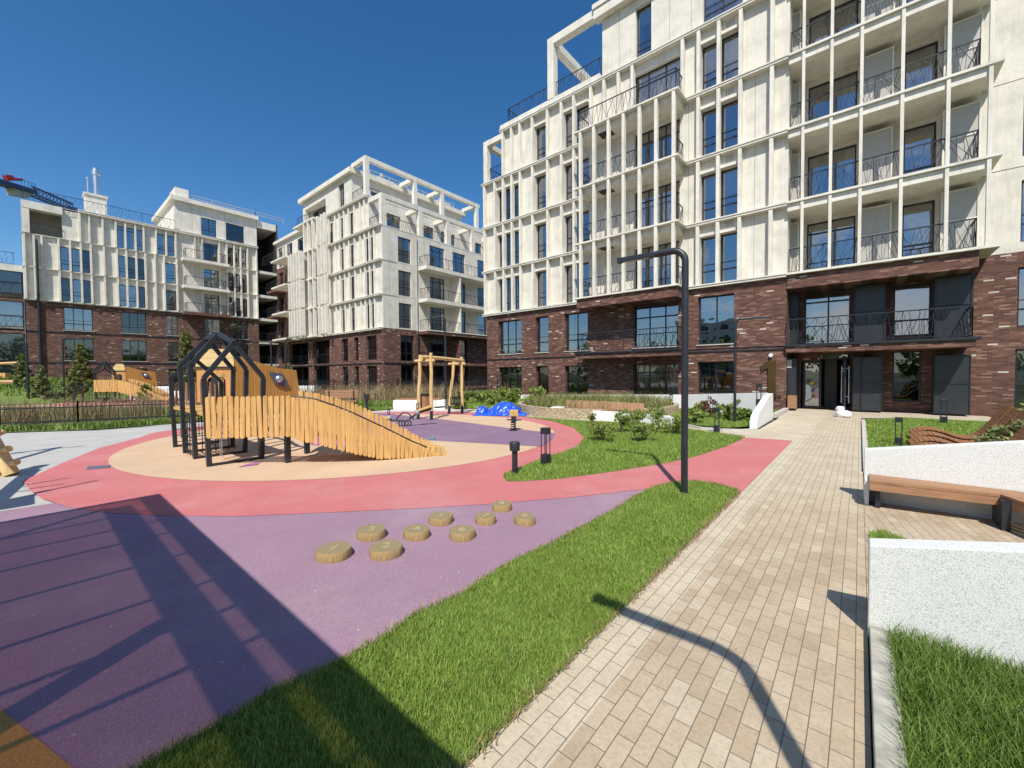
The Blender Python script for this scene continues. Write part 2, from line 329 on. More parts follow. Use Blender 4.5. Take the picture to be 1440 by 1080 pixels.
def end_grain():
    m, n, l, b = mat('stump_wood'); nt = m.node_tree
    tc_ = N(nt, 'ShaderNodeTexCoord'); p = N(nt, 'ShaderNodeSeparateXYZ'); nt.links.new(tc_.outputs['Object'], p.inputs[0])
    r = math_(nt, 'SQRT', math_(nt, 'ADD', math_(nt, 'MULTIPLY', p.outputs[0], p.outputs[0]), math_(nt, 'MULTIPLY', p.outputs[1], p.outputs[1])))
    rr = math_(nt, 'SINE', math_(nt, 'ADD', math_(nt, 'MULTIPLY', r, 420.0), math_(nt, 'MULTIPLY', noise(nt, 12, 4), 14.0)))
    top = ramp(nt, rr, [(.0, (.17, .13, .065)), (.5, (.34, .275, .14)), (1, (.43, .36, .20))])
    at = math_(nt, 'ARCTAN2', p.outputs[1], p.outputs[0]); cx = N(nt, 'ShaderNodeCombineXYZ'); nt.links.new(math_(nt, 'MULTIPLY', at, 9.0), cx.inputs[0]); nt.links.new(math_(nt, 'MULTIPLY', p.outputs[2], 6.0), cx.inputs[1])
    sd_ = noise(nt, 2.5, 5, .7, cx.outputs[0]); side = ramp(nt, sd_, [(.35, (.14, .08, .03)), (.5, (.38, .26, .11)), (.7, (.52, .38, .17))])
    g = nt.nodes.new('ShaderNodeNewGeometry'); q = N(nt, 'ShaderNodeSeparateXYZ'); nt.links.new(g.outputs['True Normal'], q.inputs[0])
    up_ = math_(nt, 'GREATER_THAN', q.outputs[2], .8); l.new(mixc(nt, up_, side, top), b.inputs['Base Color']); b.inputs['Roughness'].default_value = .8
    bump(nt, sd_, b, .4, .005); return m
M['stump'] = end_grain()
M['stumpcut'] = simple('cut_number', (.45, .355, .19), .8)

# ------------------------------------------------------------------ ground, paths and safety surfaces
def g2(pts, z=0): return [tuple(G(*p)[:2]) for p in pts]
def sheet(name, pts, z, m, parent=None, kind='structure', thick=0):
    mb = MB(); P = [(float(x), float(y), z) for x, y in pts]
    if thick: mb.prism([(x, y, z-thick) for x, y, _ in P], (0, 0, thick))
    else: mb.add(P, [tuple(range(len(P)))])
    o = mb.build(name, m, parent)
    if kind: o['kind'] = kind
    return o
gm = MB(); gm.quad((-600, -600, -.06), (600, -600, -.06), (600, 600, -.06), (-600, 600, -.06)); gm.build('ground', M['soil'])['kind'] = 'structure'
sheet('pavement', [(-40, -14), (-5.0, -14), (-5.0, .6), (-5.5, 3), (-9, 4.5), (-16, 9), (-18.2, 7.0), (-17.15, 3.2), (-17.4, 1.2), (-18.9, -.7), (-24, -6), (-40, -8)], -.012, M['asphalt'])
sheet('pale_path', g2([(109, 606.7), (240, 597.8), (300, 596), (420, 588), (520, 582), (640, 580.5), (640, 573.6), (557, 575), (505, 579), (420, 580), (300, 590), (200, 600)]), -.004, M['concrete'])
c_low = [(32, 677), (44, 692), (60, 702), (96.7, 714), (159, 722.6), (237, 726), (333, 727), (480, 720.7), (599.5, 715), (684, 709.8), (800, 700.5), (916, 687.7)]
isl_low = [(1048.5, 615.6), (1021, 628.7), (977, 643), (927.5, 653.5), (875, 662), (787.5, 674), (729, 678), (712.5, 677.5), (707, 670), (720, 664), (737, 657), (775, 642.5), (812, 630), (822, 616), (807, 602.5), (777, 592.5), (735, 586)]
law_up = [(919, 687), (948, 679.8), (977, 678.3), (1009, 682.7), (1035, 690), (1039.8, 695.8)]
CC = (-10.3, 6.05)
def arc(c, r, a0, a1, n): return [(c[0]+r*math.cos(R(a0+(a1-a0)*i/n)), c[1]+r*math.sin(R(a0+(a1-a0)*i/n))) for i in range(n+1)]
far_arc = arc(CC, 6.15, 112, 218, 22)
coral = g2(c_low)+g2(law_up)+[(-1.16, 11.36)]+g2(isl_low)+g2([(655, 580)])+far_arc+g2([(195.6, 615.6), (137.8, 631), (89, 651)])
sheet('coral_surface', coral, .008, M['coral'])
tanp = arc((-10.25, 5.98), 5.08, 0, 360, 90)[:-1]; sheet('tan_surface', tanp, .012, M['tan'])
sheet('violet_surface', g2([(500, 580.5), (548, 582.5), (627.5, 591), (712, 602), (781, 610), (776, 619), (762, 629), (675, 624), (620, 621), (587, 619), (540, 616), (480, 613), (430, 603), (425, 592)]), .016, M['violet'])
sheet('magenta_surface', g2([(422, 620), (428, 615), (445, 612), (475, 613), (500, 618), (504, 624), (480, 628), (440, 627)]), .020, M['magenta'])
sheet('magenta_streak', g2([(334, 658.5), (362, 655), (366, 652), (352, 653)]), .020, M['magenta'])
P1, P2 = G(74.4, 708), G(0, 719.5); P3 = P2+(P2-P1)*6
sheet('purple_surface', [tuple(P1[:2]), tuple(P2[:2]), tuple(P3[:2]), (-9.5, -5), (-1.8, -5), (-1.8, 1.4), (-1.9, 5.6), (-3, 5), (-6, 2), (-7.6, .9)], .004, M['purple'])
O1, O2 = G(0, 998.5), G(100, 1080)
dv = (O2-O1); sheet('orange_surface', [tuple((O1-dv*2)[:2]), tuple((O2+dv*1.5)[:2]), (-2.3, -1.6), (-4.5, -1.6)], .008, M['orange'])
law1 = g2([(200, 1080), (259, 1046.7), (329.6, 1009.6), (385, 972.6), (441, 950), (480, 932), (536, 900), (578, 869), (647, 838), (710, 798), (800, 753.3), (866, 717.7), (889.6, 701.7)])+g2(law_up)
law1p = [(-2.6, -1.5)]+law1+[(-1.21, 6.0), (-1.21, -1.5)]
isl_top = g2([(735, 586), (758, 588.8), (787.5, 591), (857.5, 595), (919, 596.6), (971, 605), (1006, 610), (1048.5, 615.6)])
law1g = [(-2.75, -1.5)]+law1+[(-1.195, 6.0), (-1.195, -1.5)]
isl = g2(isl_low[:-1])+isl_top
pav = [(-1.21, -1.5), (.055, -1.5), (.055, 18.2), (1.0, 19.0), (3.4, 19.0), (3.4, 21.5), (-2.3, 21.5), (-2.3, 19.0), (-2.1, 16.3)]+g2([(1066, 604.5), (1059, 602.5), (1021, 604), (971, 599.6), (940, 590), (880, 580), (780, 583.5), (728, 584), (690, 575), (640, 573.6), (640, 579.5), (655, 579.5), (735, 585)])+isl_top[1:]+[(-1.21, 11.36)]
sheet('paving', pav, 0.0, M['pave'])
sheet('side_paving', [(.058, 3.35), (5, 3.35), (5, 6.66), (.058, 6.66)], -.003, M['pave2'])

# ------------------------------------------------------------------ blades and leaves
def inside(P, poly):
    x, y = P[:, 0], P[:, 1]; c = np.zeros(len(P), bool); n = len(poly)
    for i in range(n):
        x0, y0 = poly[i]; x1, y1 = poly[(i+1) % n]
        if y0 == y1: continue
        k = ((y0 > y) != (y1 > y)) & (x < (x1-x0)*(y-y0)/(y1-y0)+x0); c ^= k
    return c
def fast_mesh(name, V, Fc, m, parent=None):        # V (n,3), Fc (k,3|4)
    me = bpy.data.meshes.new(name); k = Fc.shape[1]
    me.vertices.add(len(V)); me.vertices.foreach_set('co', V.astype(np.float32).ravel())
    me.loops.add(Fc.size); me.loops.foreach_set('vertex_index', Fc.astype(np.int32).ravel())
    me.polygons.add(len(Fc)); me.polygons.foreach_set('loop_start', np.arange(0, Fc.size, k, dtype=np.int32)); me.polygons.foreach_set('loop_total', np.full(len(Fc), k, np.int32))
    me.update(calc_edges=True); me.materials.append(m)
    o = bpy.data.objects.new(name, me); col.objects.link(o)
    if parent is not None: o.parent = parent
    ORG[o.name] = ORG[parent.name] if parent is not None else Vector((0, 0, 0)); return o
def blades(P, h, w, lean, z0=0.0, hv=.4):
    n = len(P); a = RNG.uniform(0, 2*np.pi, n); H = h*(1+hv*RNG.uniform(-1, 1, n)); b = RNG.uniform(0, 2*np.pi, n); L = lean*H*RNG.uniform(.2, 1, n)
    wx, wy = np.cos(a)*w/2, np.sin(a)*w/2; lx, ly = np.cos(b)*L, np.sin(b)*L
    z = z0 if np.ndim(z0) else np.full(n, z0)
    v = np.empty((n, 5, 3)); x, y = P[:, 0], P[:, 1]
    v[:, 0] = np.c_[x-wx, y-wy, z]; v[:, 1] = np.c_[x+wx, y+wy, z]; v[:, 2] = np.c_[x+wx*.8+lx*.35, y+wy*.8+ly*.35, z+H*.6]; v[:, 3] = np.c_[x-wx*.8+lx*.35, y-wy*.8+ly*.35, z+H*.6]
    v[:, 4] = np.c_[x+lx, y+ly, z+H*.95]
    i = np.arange(n)[:, None]*5; f = np.concatenate([i+[[0, 1, 2]], i+[[0, 2, 3]], i+[[3, 2, 4]]]); return v.reshape(-1, 3), f
def scatter(poly, dens, box=None):
    p = np.array(poly); lo, hi = p.min(0), p.max(0)
    if box: lo = np.maximum(lo, box[0]); hi = np.minimum(hi, box[1])
    n = int(np.prod(hi-lo)*dens); Q = RNG.uniform(lo, hi, (n, 2)); return Q[inside(Q, poly)]
def grass(name, poly, dens, h, w, label, lean=.7, z0=.01, box=None, m='grassleaf', hv=.4):
    Q = scatter(poly, dens, box); keep = np.sin(Q[:, 0]*3.1+np.sin(Q[:, 1]*2.3)*2)+np.sin(Q[:, 1]*4.7+Q[:, 0]*1.9)+RNG.uniform(-3.2, 3, len(Q)) > -2.4; Q = Q[keep]
    o = fast_mesh(name, *blades(Q, h, w, lean, z0, hv), M[m]); return tag(o, label, None, None, 'stuff')
sheet('lawn_soil', law1p, .0105, M['lawn']); sheet('lawn_soil', isl, .011, M['lawn'])
grass('lawn', law1g, 19000, .038, .0042, 'clipped green lawn strip between purple rubber and beige paving', box=((-3.0, -.3), (0, 3)), z0=.009)
grass('lawn', law1g, 10000, .038, .0055, 'far end of the lawn strip around the tall lamp post', box=((-2.7, 3), (0, 8)), z0=.009)
grass('lawn', isl, 3600, .055, .010, 'green lawn island with bushes beside the coral path', z0=.009)
bed = [(.155, -1), (.155, 3.22), (1.6, 3.22), (1.6, -1)]
sheet('bed_soil', bed, .05, M['lawn'])
ed = [Vector((*p, 0)) for p in law1+[(-1.21, .3)]]; Pe = []
for a_, b_ in zip(ed, ed[1:]):
    for _ in range(int((b_-a_).length*260)): q = a_.lerp(b_, random.random()); Pe.append((q.x+random.gauss(0, .014), q.y+random.gauss(0, .014)))
tag(fast_mesh('lawn_edge', *blades(np.array(Pe), .04, .005, 1.3, .009, .6), M['dry']), 'dry straggling blades along the lawn edge', None, None, 'stuff')
grass('bed_grass', [(.150, .6), (.150, 3.22), (1.3, 3.22), (1.3, .6)], 17000, .08, .0038, 'long shaggy grass in the bed below the near white wall', lean=1.0, z0=.05, hv=.55, m='bedgrass')
tuft = [(.09, 3.5), (.09, 5.3), (.2, 5.42), (.42, 5.2), (.66, 4.75), (.95, 3.9), (.9, 3.5)]
sheet('tuft_soil', tuft, .004, M['lawn']); grass('grass_tuft', tuft, 12000, .05, .005, 'small patch of grass behind the near white wall', z0=.005)
rbed = [(.12, 8.6), (.12, 17.3), (1.1, 19.2), (9, 19.2), (9, 8.6)]
sheet('bed_soil', rbed, .02, M['lawn']); grass('bed_grass', [(.14, 8.7), (.14, 17.2), (1.1, 18.6), (3.3, 18.4), (3.3, 8.7)], 1500, .055, .014, 'short grass around the wave loungers', z0=.02)
rb2 = g2([(1066, 600), (1021, 602.5), (971, 598), (945, 588), (930, 575)])+[(-6.3, 18.6), (-2.4, 19.2), (-2.25, 15)]
sheet('bed_soil', rb2, .022, M['lawn']); grass('bed_grass', rb2, 900, .08, .016, 'grass in the bed before the white ramp wall', z0=.022)
cb = MB(); cb.prism([(.062, -1.2, -.01), (.160, -1.2, -.01), (.160, 3.235, -.01), (.062, 3.235, -.01)], (0, 0, .085)); o = cb.build('kerb', simple('stained_concrete', (.40, .38, .32), .9, 0, .35, 9, .5, 50), bevel=.006); o['kind'] = 'structure'
cb = MB(); cb.box(.06, .15, 8.5, 17.2, -.02, .06); o = cb.build('kerb', M['concrete'], bevel=.006); o['kind'] = 'structure'
kp = [Vector((*G(*p)[:2], .02)) for p in ((1064, 605), (1045, 606.5), (1015, 605.5), (985, 603), (960, 598), (945, 589))]
kb = MB()
for a, b in zip(kp, kp[1:]): kb.bar(a, b, .09, .07)
kb.build('kerb', M['concrete'])['kind'] = 'structure'
gb = [tuple(G(*p)[:2]) for p in ((420, 581), (505, 579.5), (557, 575.5), (640, 574), (700, 577), (728, 583), (775, 582), (760, 570), (740, 562), (600, 562), (500, 568))]
sheet('bed_soil', gb, .024, M['lawn']); grass('bed_grass', gb, 300, .12, .03, 'green planting behind the swing frame', z0=.024)
st = [(-24, -6.2), (-18.95, -1.0), (-17.5, 1.2), (-17.3, 3.3), (-17.6, 5.5), (-18.4, 5.6), (-18.1, 3.2), (-18.3, 1.0), (-19.7, -1.0), (-25, -6.2)]
sheet('hedge_soil', st, .02, M['lawn']); grass('hedge_strip', st, 420, .17, .035, 'low green ground cover along the near black fence', z0=.02, m='bush')
# drain plate
dp = [Vector((*G(*p)[:2], .014)) for p in ((121, 661.5), (153, 659), (156, 655.5), (123, 657.5))]
d = MB(); d.prism(dp, (0, 0, .006)); tag(d.build('drain_cover', M['steel']), 'narrow steel drain cover set in the coral surface', 'drain cover')

# ------------------------------------------------------------------ facade tools
class F:
    def __init__(s, O, U, Nn): s.O = np.array([*O, 0.]); s.U = np.array([*U, 0.]); s.N = np.array([*Nn, 0.])
    def P(s, u, v, z): return s.O+s.U*u+s.N*v+np.array([0, 0, z])
    def box(s, m, u0, u1, v0, v1, z0, z1):
        c = [s.P(u, v, z) for z in (z0, z1) for u, v in ((u0, v0), (u1, v0), (u1, v1), (u0, v1))]
        return m.add(c, [(0,3,2,1),(4,5,6,7),(0,1,5,4),(1,2,6,5),(2,3,7,6),(3,0,4,7)])
FA = F((0, 0), (1, 0), (0, -1))      # facades looking to -Y: u = world X, v outward, used with O shifted
def wall(m, f, u0, u1, z0, z1, ops, v=0.0, d=.28):
    us = sorted({round(x, 4) for x in [u0, u1]+[min(max(o[k], u0), u1) for o in ops for k in (0, 1)]})
    zs = sorted({round(x, 4) for x in [z0, z1]+[min(max(o[k], z0), z1) for o in ops for k in (2, 3)]})
    def hole(i, j):
        if i < 0 or j < 0 or i >= len(us)-1 or j >= len(zs)-1: return True
        a, b = (us[i]+us[i+1])/2, (zs[j]+zs[j+1])/2
        return any(o[0] < a < o[1] and o[2] < b < o[3] for o in ops)
    for i in range(len(us)-1):
        j = 0
        while j < len(zs)-1:
            if hole(i, j): j += 1; continue
            k = j
            while k < len(zs)-1 and not hole(i, k): k += 1
            a, b, c, e = us[i], us[i+1], zs[j], zs[k]
            m.quad(f.P(a, v, c), f.P(b, v, c), f.P(b, v, e), f.P(a, v, e))
            for q in range(j, k):
                if hole(i-1, q): m.quad(f.P(a, v, zs[q]), f.P(a, v, zs[q+1]), f.P(a, v-d, zs[q+1]), f.P(a, v-d, zs[q]))
                if hole(i+1, q): m.quad(f.P(b, v, zs[q]), f.P(b, v, zs[q+1]), f.P(b, v-d, zs[q+1]), f.P(b, v-d, zs[q]))
            m.quad(f.P(a, v, c), f.P(b, v, c), f.P(b, v-d, c), f.P(a, v-d, c)); m.quad(f.P(a, v, e), f.P(b, v, e), f.P(b, v-d, e), f.P(a, v-d, e))
            j = k
class Bld:
    def __init__(s, name, label, cat, loc):
        s.t = thing(name, label, cat, loc); s.rails = 0
        s.w = []; s.fins = Pool('fin', M['stucco2'], s.t); s.rail = Pool('railing', M['rail'], s.t)
        s.white = MB(); s.brick = MB(); s.room = MB(); s.curt = MB(); s.nw = 0; s.wrest = MB(); s.prest = MB()
    def window(s, f, u0, u1, z0, z1, v, cols=1, tz=None, door=False, curtain=None, open_=False, wt=.055):
        fr = MB(); d0, d1 = v-.05, v
        f.box(fr, u0, u0+wt, d0, d1, z0, z1); f.box(fr, u1-wt, u1, d0, d1, z0, z1)
        f.box(fr, u0+wt, u1-wt, d0, d1, z0, z0+wt); f.box(fr, u0+wt, u1-wt, d0, d1, z1-wt, z1)
        cc = cols if isinstance(cols, list) else [i/cols for i in range(1, cols)]
        for c in cc:
            x = u0+(u1-u0)*c; f.box(fr, x-wt/2, x+wt/2, d0, d1-.003, z0+wt, z1-wt)
        if tz is not None:
            f.box(fr, u0+wt, u1-wt, d0+.004, d1-.006, z0+tz-wt*.6, z0+tz+wt*.6)
            if not door: f.box(fr, u0+wt, u1-wt, d0+.05, d1+.012, z0+tz+.30, z0+tz+.325)
        pn = MB()
        if open_: x1 = u0+(u1-u0)*.5; pn.quad(f.P(u0+.02, v-.03, z0+.02), f.P(x1, v-.03, z0+.02), f.P(x1, v-.03, z1-.02), f.P(u0+.02, v-.03, z1-.02))
        else: pn.quad(f.P(u0+.02, v-.03, z0+.02), f.P(u1-.02, v-.03, z0+.02), f.P(u1-.02, v-.03, z1-.02), f.P(u0+.02, v-.03, z1-.02))
        s.nw += 1
        if s.nw <= 98: w = fr.build('window', M['frame'], s.t); pn.build('pane', M['glass2' if z0 < 2.0 or (s is not rb and z0 < 5.6) or (s is not rb and random.random() < .3) else 'glass'], w)
        else: s.wrest.add(fr.v, fr.f); s.prest.add(pn.v, pn.f)
        if random.random() < .16 and z1-z0 > 1.5:
            hb = (z1-z0)*random.uniform(.2, .55); s.curt.quad(f.P(u0+.05, v-.12, z1-hb), f.P(u1-.05, v-.12, z1-hb), f.P(u1-.05, v-.12, z1-.04), f.P(u0+.05, v-.12, z1-.04))
        if curtain is None: curtain = random.random() < .45
        if curtain:
            W = u1-u0; side = random.choice(([(0, .3)], [(.7, 1)], [(0, .22), (.78, 1)]))
            for a, b in side:
                n = max(4, int((b-a)*W/.04)); pts = [(u0+W*(a+(b-a)*i/n), v-.22+.03*math.sin(i*1.9)) for i in range(n+1)]
                for (x0, v0), (x1, v1) in zip(pts, pts[1:]): s.curt.quad(f.P(x0, v0, z0+.02), f.P(x1, v1, z0+.02), f.P(x1, v1, z1-.04), f.P(x0, v0, z1-.04))
    def railing(s, pts, z0, h=1.0, seed=0, dens=.13):
        rnd = random.Random(seed+len(pts)*7+int(pts[0][0]*10)); mb = MB(); b = .022
        for (a, c) in zip(pts, pts[1:]):
            a = Vector((*a[:2], 0)); c = Vector((*c[:2], 0)); L = (c-a).length; d = (c-a)/L
            mb.bar(a+Vector((0, 0, z0+h)), c+Vector((0, 0, z0+h)), .035, .04); mb.bar(a+Vector((0, 0, z0+.07)), c+Vector((0, 0, z0+.07)), .025, .025)
            n = max(2, int(L/dens))
            for i in range(n):
                x = L*(i+.5)/n; s1 = rnd.uniform(-.16, .16)*(h); s1 = s1 if rnd.random() < .6 else s1*2.2
                p = min(max(x-s1, .01), L-.01); q = min(max(x+s1, .01), L-.01)
                w = .013
                mb.bar(a+d*p+Vector((0, 0, z0+.07)), a+d*q+Vector((0, 0, z0+h)), w, w)
            for x in ([0, L] if L < 2.6 else [L*i/round(L/2.4) for i in range(round(L/2.4)+1)]):
                mb.bar(a+d*x+Vector((0, 0, z0)), a+d*x+Vector((0, 0, z0+h)), b, b)
        return s.rail.add(mb)
    def close(s, roomv=None):
        s.fins.close(); s.rail.close()
        for mb, nm, m in ((s.white, 'panel_wall', 'stucco'), (s.brick, 'brick_wall', 'brick'), (s.room, 'interior', 'room')):
            if mb.v: mb.build(nm, M[m], s.t)
        if s.curt.v: s.curt.build('curtain', M['curtain'], s.t)
        if s.wrest.v:
            o = s.wrest.build('window', M['frame'], s.t); o['kind'] = 'stuff'; p = s.prest.build('pane', M['glass'], o); p['kind'] = 'stuff'
def seams(b, f, us, z0, z1, v=.003):      # open joints between wall panels
    m = MB()
    for u in us: f.box(m, u-.008, u+.008, v-.002, v, z0, z1)
    m.build('panel_joint', simple_joint, b.t)
simple_joint = simple('joint_shadow_gap', (.28, .26, .22), .9)
def solid_back(m, x0, x1, y0, y1, z0, z1): m.box(x0, x1, y0, y1, z0, z1)

# ================================================================== RIGHT BUILDING
Z = [0.0, 2.62, 5.54, 8.38, 11.28, 14.18, 17.11, 20.1]
YB0 = 19.83; YW = 20.13; YR = 21.62          # belt fronts, wall plane, recessed right wall plane
rb = Bld('apartment_building', 'tall cream and brick apartment building with the bronze number 1, nearest on the right', 'building', (-8, YW, 0))
f = F((0, YW), (1, 0), (0, -1))
XE = -2.3                                    # right end of the main plane
finx = [-19.28, -18.34, -17.61, -16.89, -16.21, -15.25, -14.14, -13.17, -12.35]
finr = [-5.79, -4.95, -4.09, -2.94]
def fin(b, f, u, z0, z1, w=.14, d=.27, v0=0): b.fins.add(f_mb(f, u, u+w, v0+.001, v0+d, z0, z1))
def f_mb(f, *a): return f.box(MB(), *a)
for k in (2, 3, 4, 5):                       # cream storeys
    z0, z1 = Z[k], Z[k+1]; top = k == 5
    left = -19.28 if not top else -17.6
    zt = z0+2.22
    ops = [(-15.11, -14.14, z0+.06, zt), (-13.03, -11.45, z0+.06, zt), (-5.65, -4.09, z0+.06, zt), (-8.85, -6.6, z0+.06, zt+.15)]
    if not top: ops.append((-18.2, -16.21, z0+.06, zt))
    wall(rb.white, f, left, XE, z0+.02, z1, ops)
    if not top: rb.window(f, -18.2, -16.21, z0+.06, zt, -.2, 3, .6)
    rb.window(f, -15.11, -14.14, z0+.06, zt, -.2, 1, .6)
    rb.window(f, -13.03, -11.45, z0+.06, zt, -.2, 2, .6, open_=top)
    rb.window(f, -5.65, -4.09, z0+.06, zt, -.2, 2, .62)
    rb.window(f, -8.85, -6.6, z0+.06, zt+.15, -.2, [.3, .68], 1.75, door=True)
    for x in finx+([] if not top else [-11.28, -10.49, -9.68, -8.93, -6.49])+finr:
        if x < left-.01: continue
        fin(rb, f, x, z0+.02, z1-.14)
    if not top: pass
    # lintel bars
    for a, c in ((-15.11, -14.14), (-13.03, -12.35), (-12.21, -11.5), (-5.65, -4.95), (-4.81, -4.15))+(() if top else ((-18.2, -17.61), (-17.47, -16.89), (-16.75, -16.21))): lm = MB(); f.box(lm, a, c, .002, .1, zt+.01, zt+.14); lm.build('lintel', M['stucco2'], rb.t)
    # vent grille
    vm = MB()
    for i in range(5):
        for j in range(4): f.box(vm, -4.62+i*.07, -4.59+i*.07, .001, .004, zt+.25+j*.07, zt+.29+j*.07)
    vm.build('vent_grille', M['dark'], rb.t)
    seams(rb, f, [-17.1, -10.4, -6.2, -3.5] if not top else [-17.1, -14.7], z0+.05, z1-.1)
def belt(b, f, u0, u1, z, d=.32, h=.13, nm='belt_course', mt='stucco2'):
    m = MB(); f.box(m, u0, u1, -.05, d-.03, z-h, z-.045); f.box(m, u0-.02, u1+.02, -.05, d, z-.04, z+.015); return m.build(nm, M[mt], b.t)
for k in (2, 3, 4, 5, 6):
    if k < 5: belt(rb, f, -19.42, -11.63, Z[k]+.02)
    elif k == 5: belt(rb, f, -19.42, -11.63, Z[k]+.02)
    else: belt(rb, f, -17.75, XE, Z[k]+.02)
    if k < 6: belt(rb, f, -6.2, XE, Z[k]+.02)
# balcony bay on the main plane
for k in (2, 3, 4, 5):
    z = Z[k]; m = MB(); f.box(m, -11.45, -6.40, .003, 1.05, z-.34, z-.06); f.box(m, -11.61, -6.23, .003, 1.33, z-.05, z+.03)
    if k == 2:
        m2 = MB(); f.box(m2, -11.5, -6.3, .002, 1.22, z-.52, z-.055); m2.build('balcony_fascia', M['brick'], rb.t)
        m = MB(); f.box(m, -11.61, -6.23, .003, 1.33, z-.05, z+.03)
    m.build('balcony_slab', M['stucco2'], rb.t)
    zz = z+.03
    if k == 5: rb.railing([(-11.45, YW), (-11.45, 19.02), (-6.42, 19.02), (-6.42, YW)], zz, 1.0, k)
    else:
        rb.railing([(-11.4, YW), (-11.4, 19.02), (-6.45, 19.02), (-6.45, YW)], zz, .95, k)
        for px in (814.6, 833.3, 853.5, 874.3, 896.5, 919.4, 943.75):
            x = XA(px, 18.84); rb.fins.add(MB().box(x, x+.14, 18.82, 19.0, zz, Z[k+1]-.06))
        hm = MB()                             # hatch and ladder under each balcony slab
        f.box(hm, -10.4, -9.7, .35, .95, Z[k+1]-.349, Z[k+1]-.344)
        hm.build('balcony_hatch', M['dark'], rb.t)
        lm = MB()
        for a in (-10.2, -9.85): lm.bar((a, YW-.5, zz), (a, YW-.5, Z[k+1]-.36), .03)
        for i in range(8): lm.bar((-10.2, YW-.5, zz+.3+i*.3), (-9.85, YW-.5, zz+.3+i*.3), .022)
        lm.build('ladder', M['screen'], rb.t)
# brick storeys of the main plane
ops = []
for z0, z1, lo, hi in ((0, Z[1], .03, 2.02), (Z[1], Z[2], 2.86, 5.0)):
    ops += [(-18.12, -16.17, lo, hi), (-15.08, -14.12, lo, hi), (-12.99, -11.48, lo, hi), (-8.85, -6.6, max(lo, .1), hi), (-5.72, -4.21, max(lo, .62), hi+.05)]
wall(rb.brick, f, -19.16, XE, -.06, Z[2]-.1, ops, .12)
for i, o in enumerate(ops):
    up_ = i >= 5; j = i % 5; n = [3, 1, 2, [.35, .7], 2][j]
    rb.window(f, *o, -.1, n, .62 if up_ and j != 3 else (1.5 if j == 3 else None), door=(j == 3 or not up_), curtain=(random.random() < .3))
    sl_ = MB(); f.box(sl_, o[0]-.04, o[1]+.04, -.05, .17, o[2]-.05, o[2]-.005); sl_.build('window_sill', M['concrete' if up_ else 'dark'], rb.t)
for a_ in ((-19.2, -11.6, .121, .16, Z[1]-.12, Z[1]-.06), (-6.2, XE, .121, .16, Z[1]-.12, Z[1]-.06), (-6.2, XE, .121, .15, Z[1]+.02, Z[1]+.05)): gl = MB(); f.box(gl, *a_); gl.build('gutter_profile', M['dark'], rb.t)
m = MB(); f.box(m, -11.6, -6.2, .123, 1.22, Z[1]-.26, Z[1]-.02); m.build('balcony_fascia', M['brick'], rb.t)
m = MB(); f.box(m, -11.63, -6.17, .123, 1.3, Z[1]-.018, Z[1]+.05); m.build('balcony_slab', M['dark'], rb.t)
rb.railing([(-11.5, YW-.12), (-11.5, 19.0), (-6.3, 19.0), (-6.3, YW-.12)], Z[1]+.05, 1.0, 3)
# left side and corner of building, roof volumes
solid = MB(); solid.box(-19.2, -2.4, YW+1.3, 36, 2.0, Z[5]-.05); solid.box(-17.5, -2.41, YW+1.31, 35.9, Z[5]-.04, Z[6]-.05); solid.box(-10.5, -2.42, YW+1.32, 35.8, Z[6]-.04, 20.9); solid.box(-2.39, 12, YR+2.8, 35.7, -.1, 20.9)
solid.build('rear_volume', M['room'], rb.t)
m = MB(); m.quad((-19.28, YW, Z[2]), (-19.28, 36, Z[2]), (-19.28, 36, Z[5]), (-19.28, YW, Z[5])); m.quad((-17.6, YW, Z[5]), (-17.6, 36, Z[5]), (-17.6, 36, Z[6]), (-17.6, YW, Z[6])); m.quad((-10.63, YW, Z[6]), (-10.63, 36, Z[6]), (-10.63, 36, 20.9), (-10.63, YW, 20.9))
m.box(-19.3, -17.5, YW, 36, Z[5]-.03, Z[5]+.03); m.box(-17.7, -10.5, YW, 36, Z[6]-.03, Z[6]+.28); m.build('side_wall', M['stucco'], rb.t)
m = MB(); m.quad((-19.16, YW-.12, -.05), (-19.16, 36, -.05), (-19.16, 36, Z[2]), (-19.16, YW-.12, Z[2])); m.build('side_brick', M['brick'], rb.t)
m = MB(); m.box(-17.72, -10.65, YW-.28, YW+.1, Z[6]+.04, Z[6]+.3); m.build('parapet', M['stucco2'], rb.t)
# top storey
ops = [(-8.78, -7.98, Z[6]+.08, 19.85), (-5.6, -4.0, Z[6]+.08, 19.85)]
wall(rb.white, f, -10.63, XE, Z[6]+.03, 20.25, ops, 0)
for o in ops: rb.window(f, *o, -.2, 2 if o[1]-o[0] > 1 else 1, .62)
m = MB(); f.box(m, -10.95, 6, -.1, .38, 20.27, 20.75); f.box(m, -11.0, 6, -.1, .44, 20.76, 21.0); m.build('cornice', M['stucco2'], rb.t)
seams(rb, f, [-9.65, -7.1, -6.1, -3.2], Z[6]+.05, 20.2)
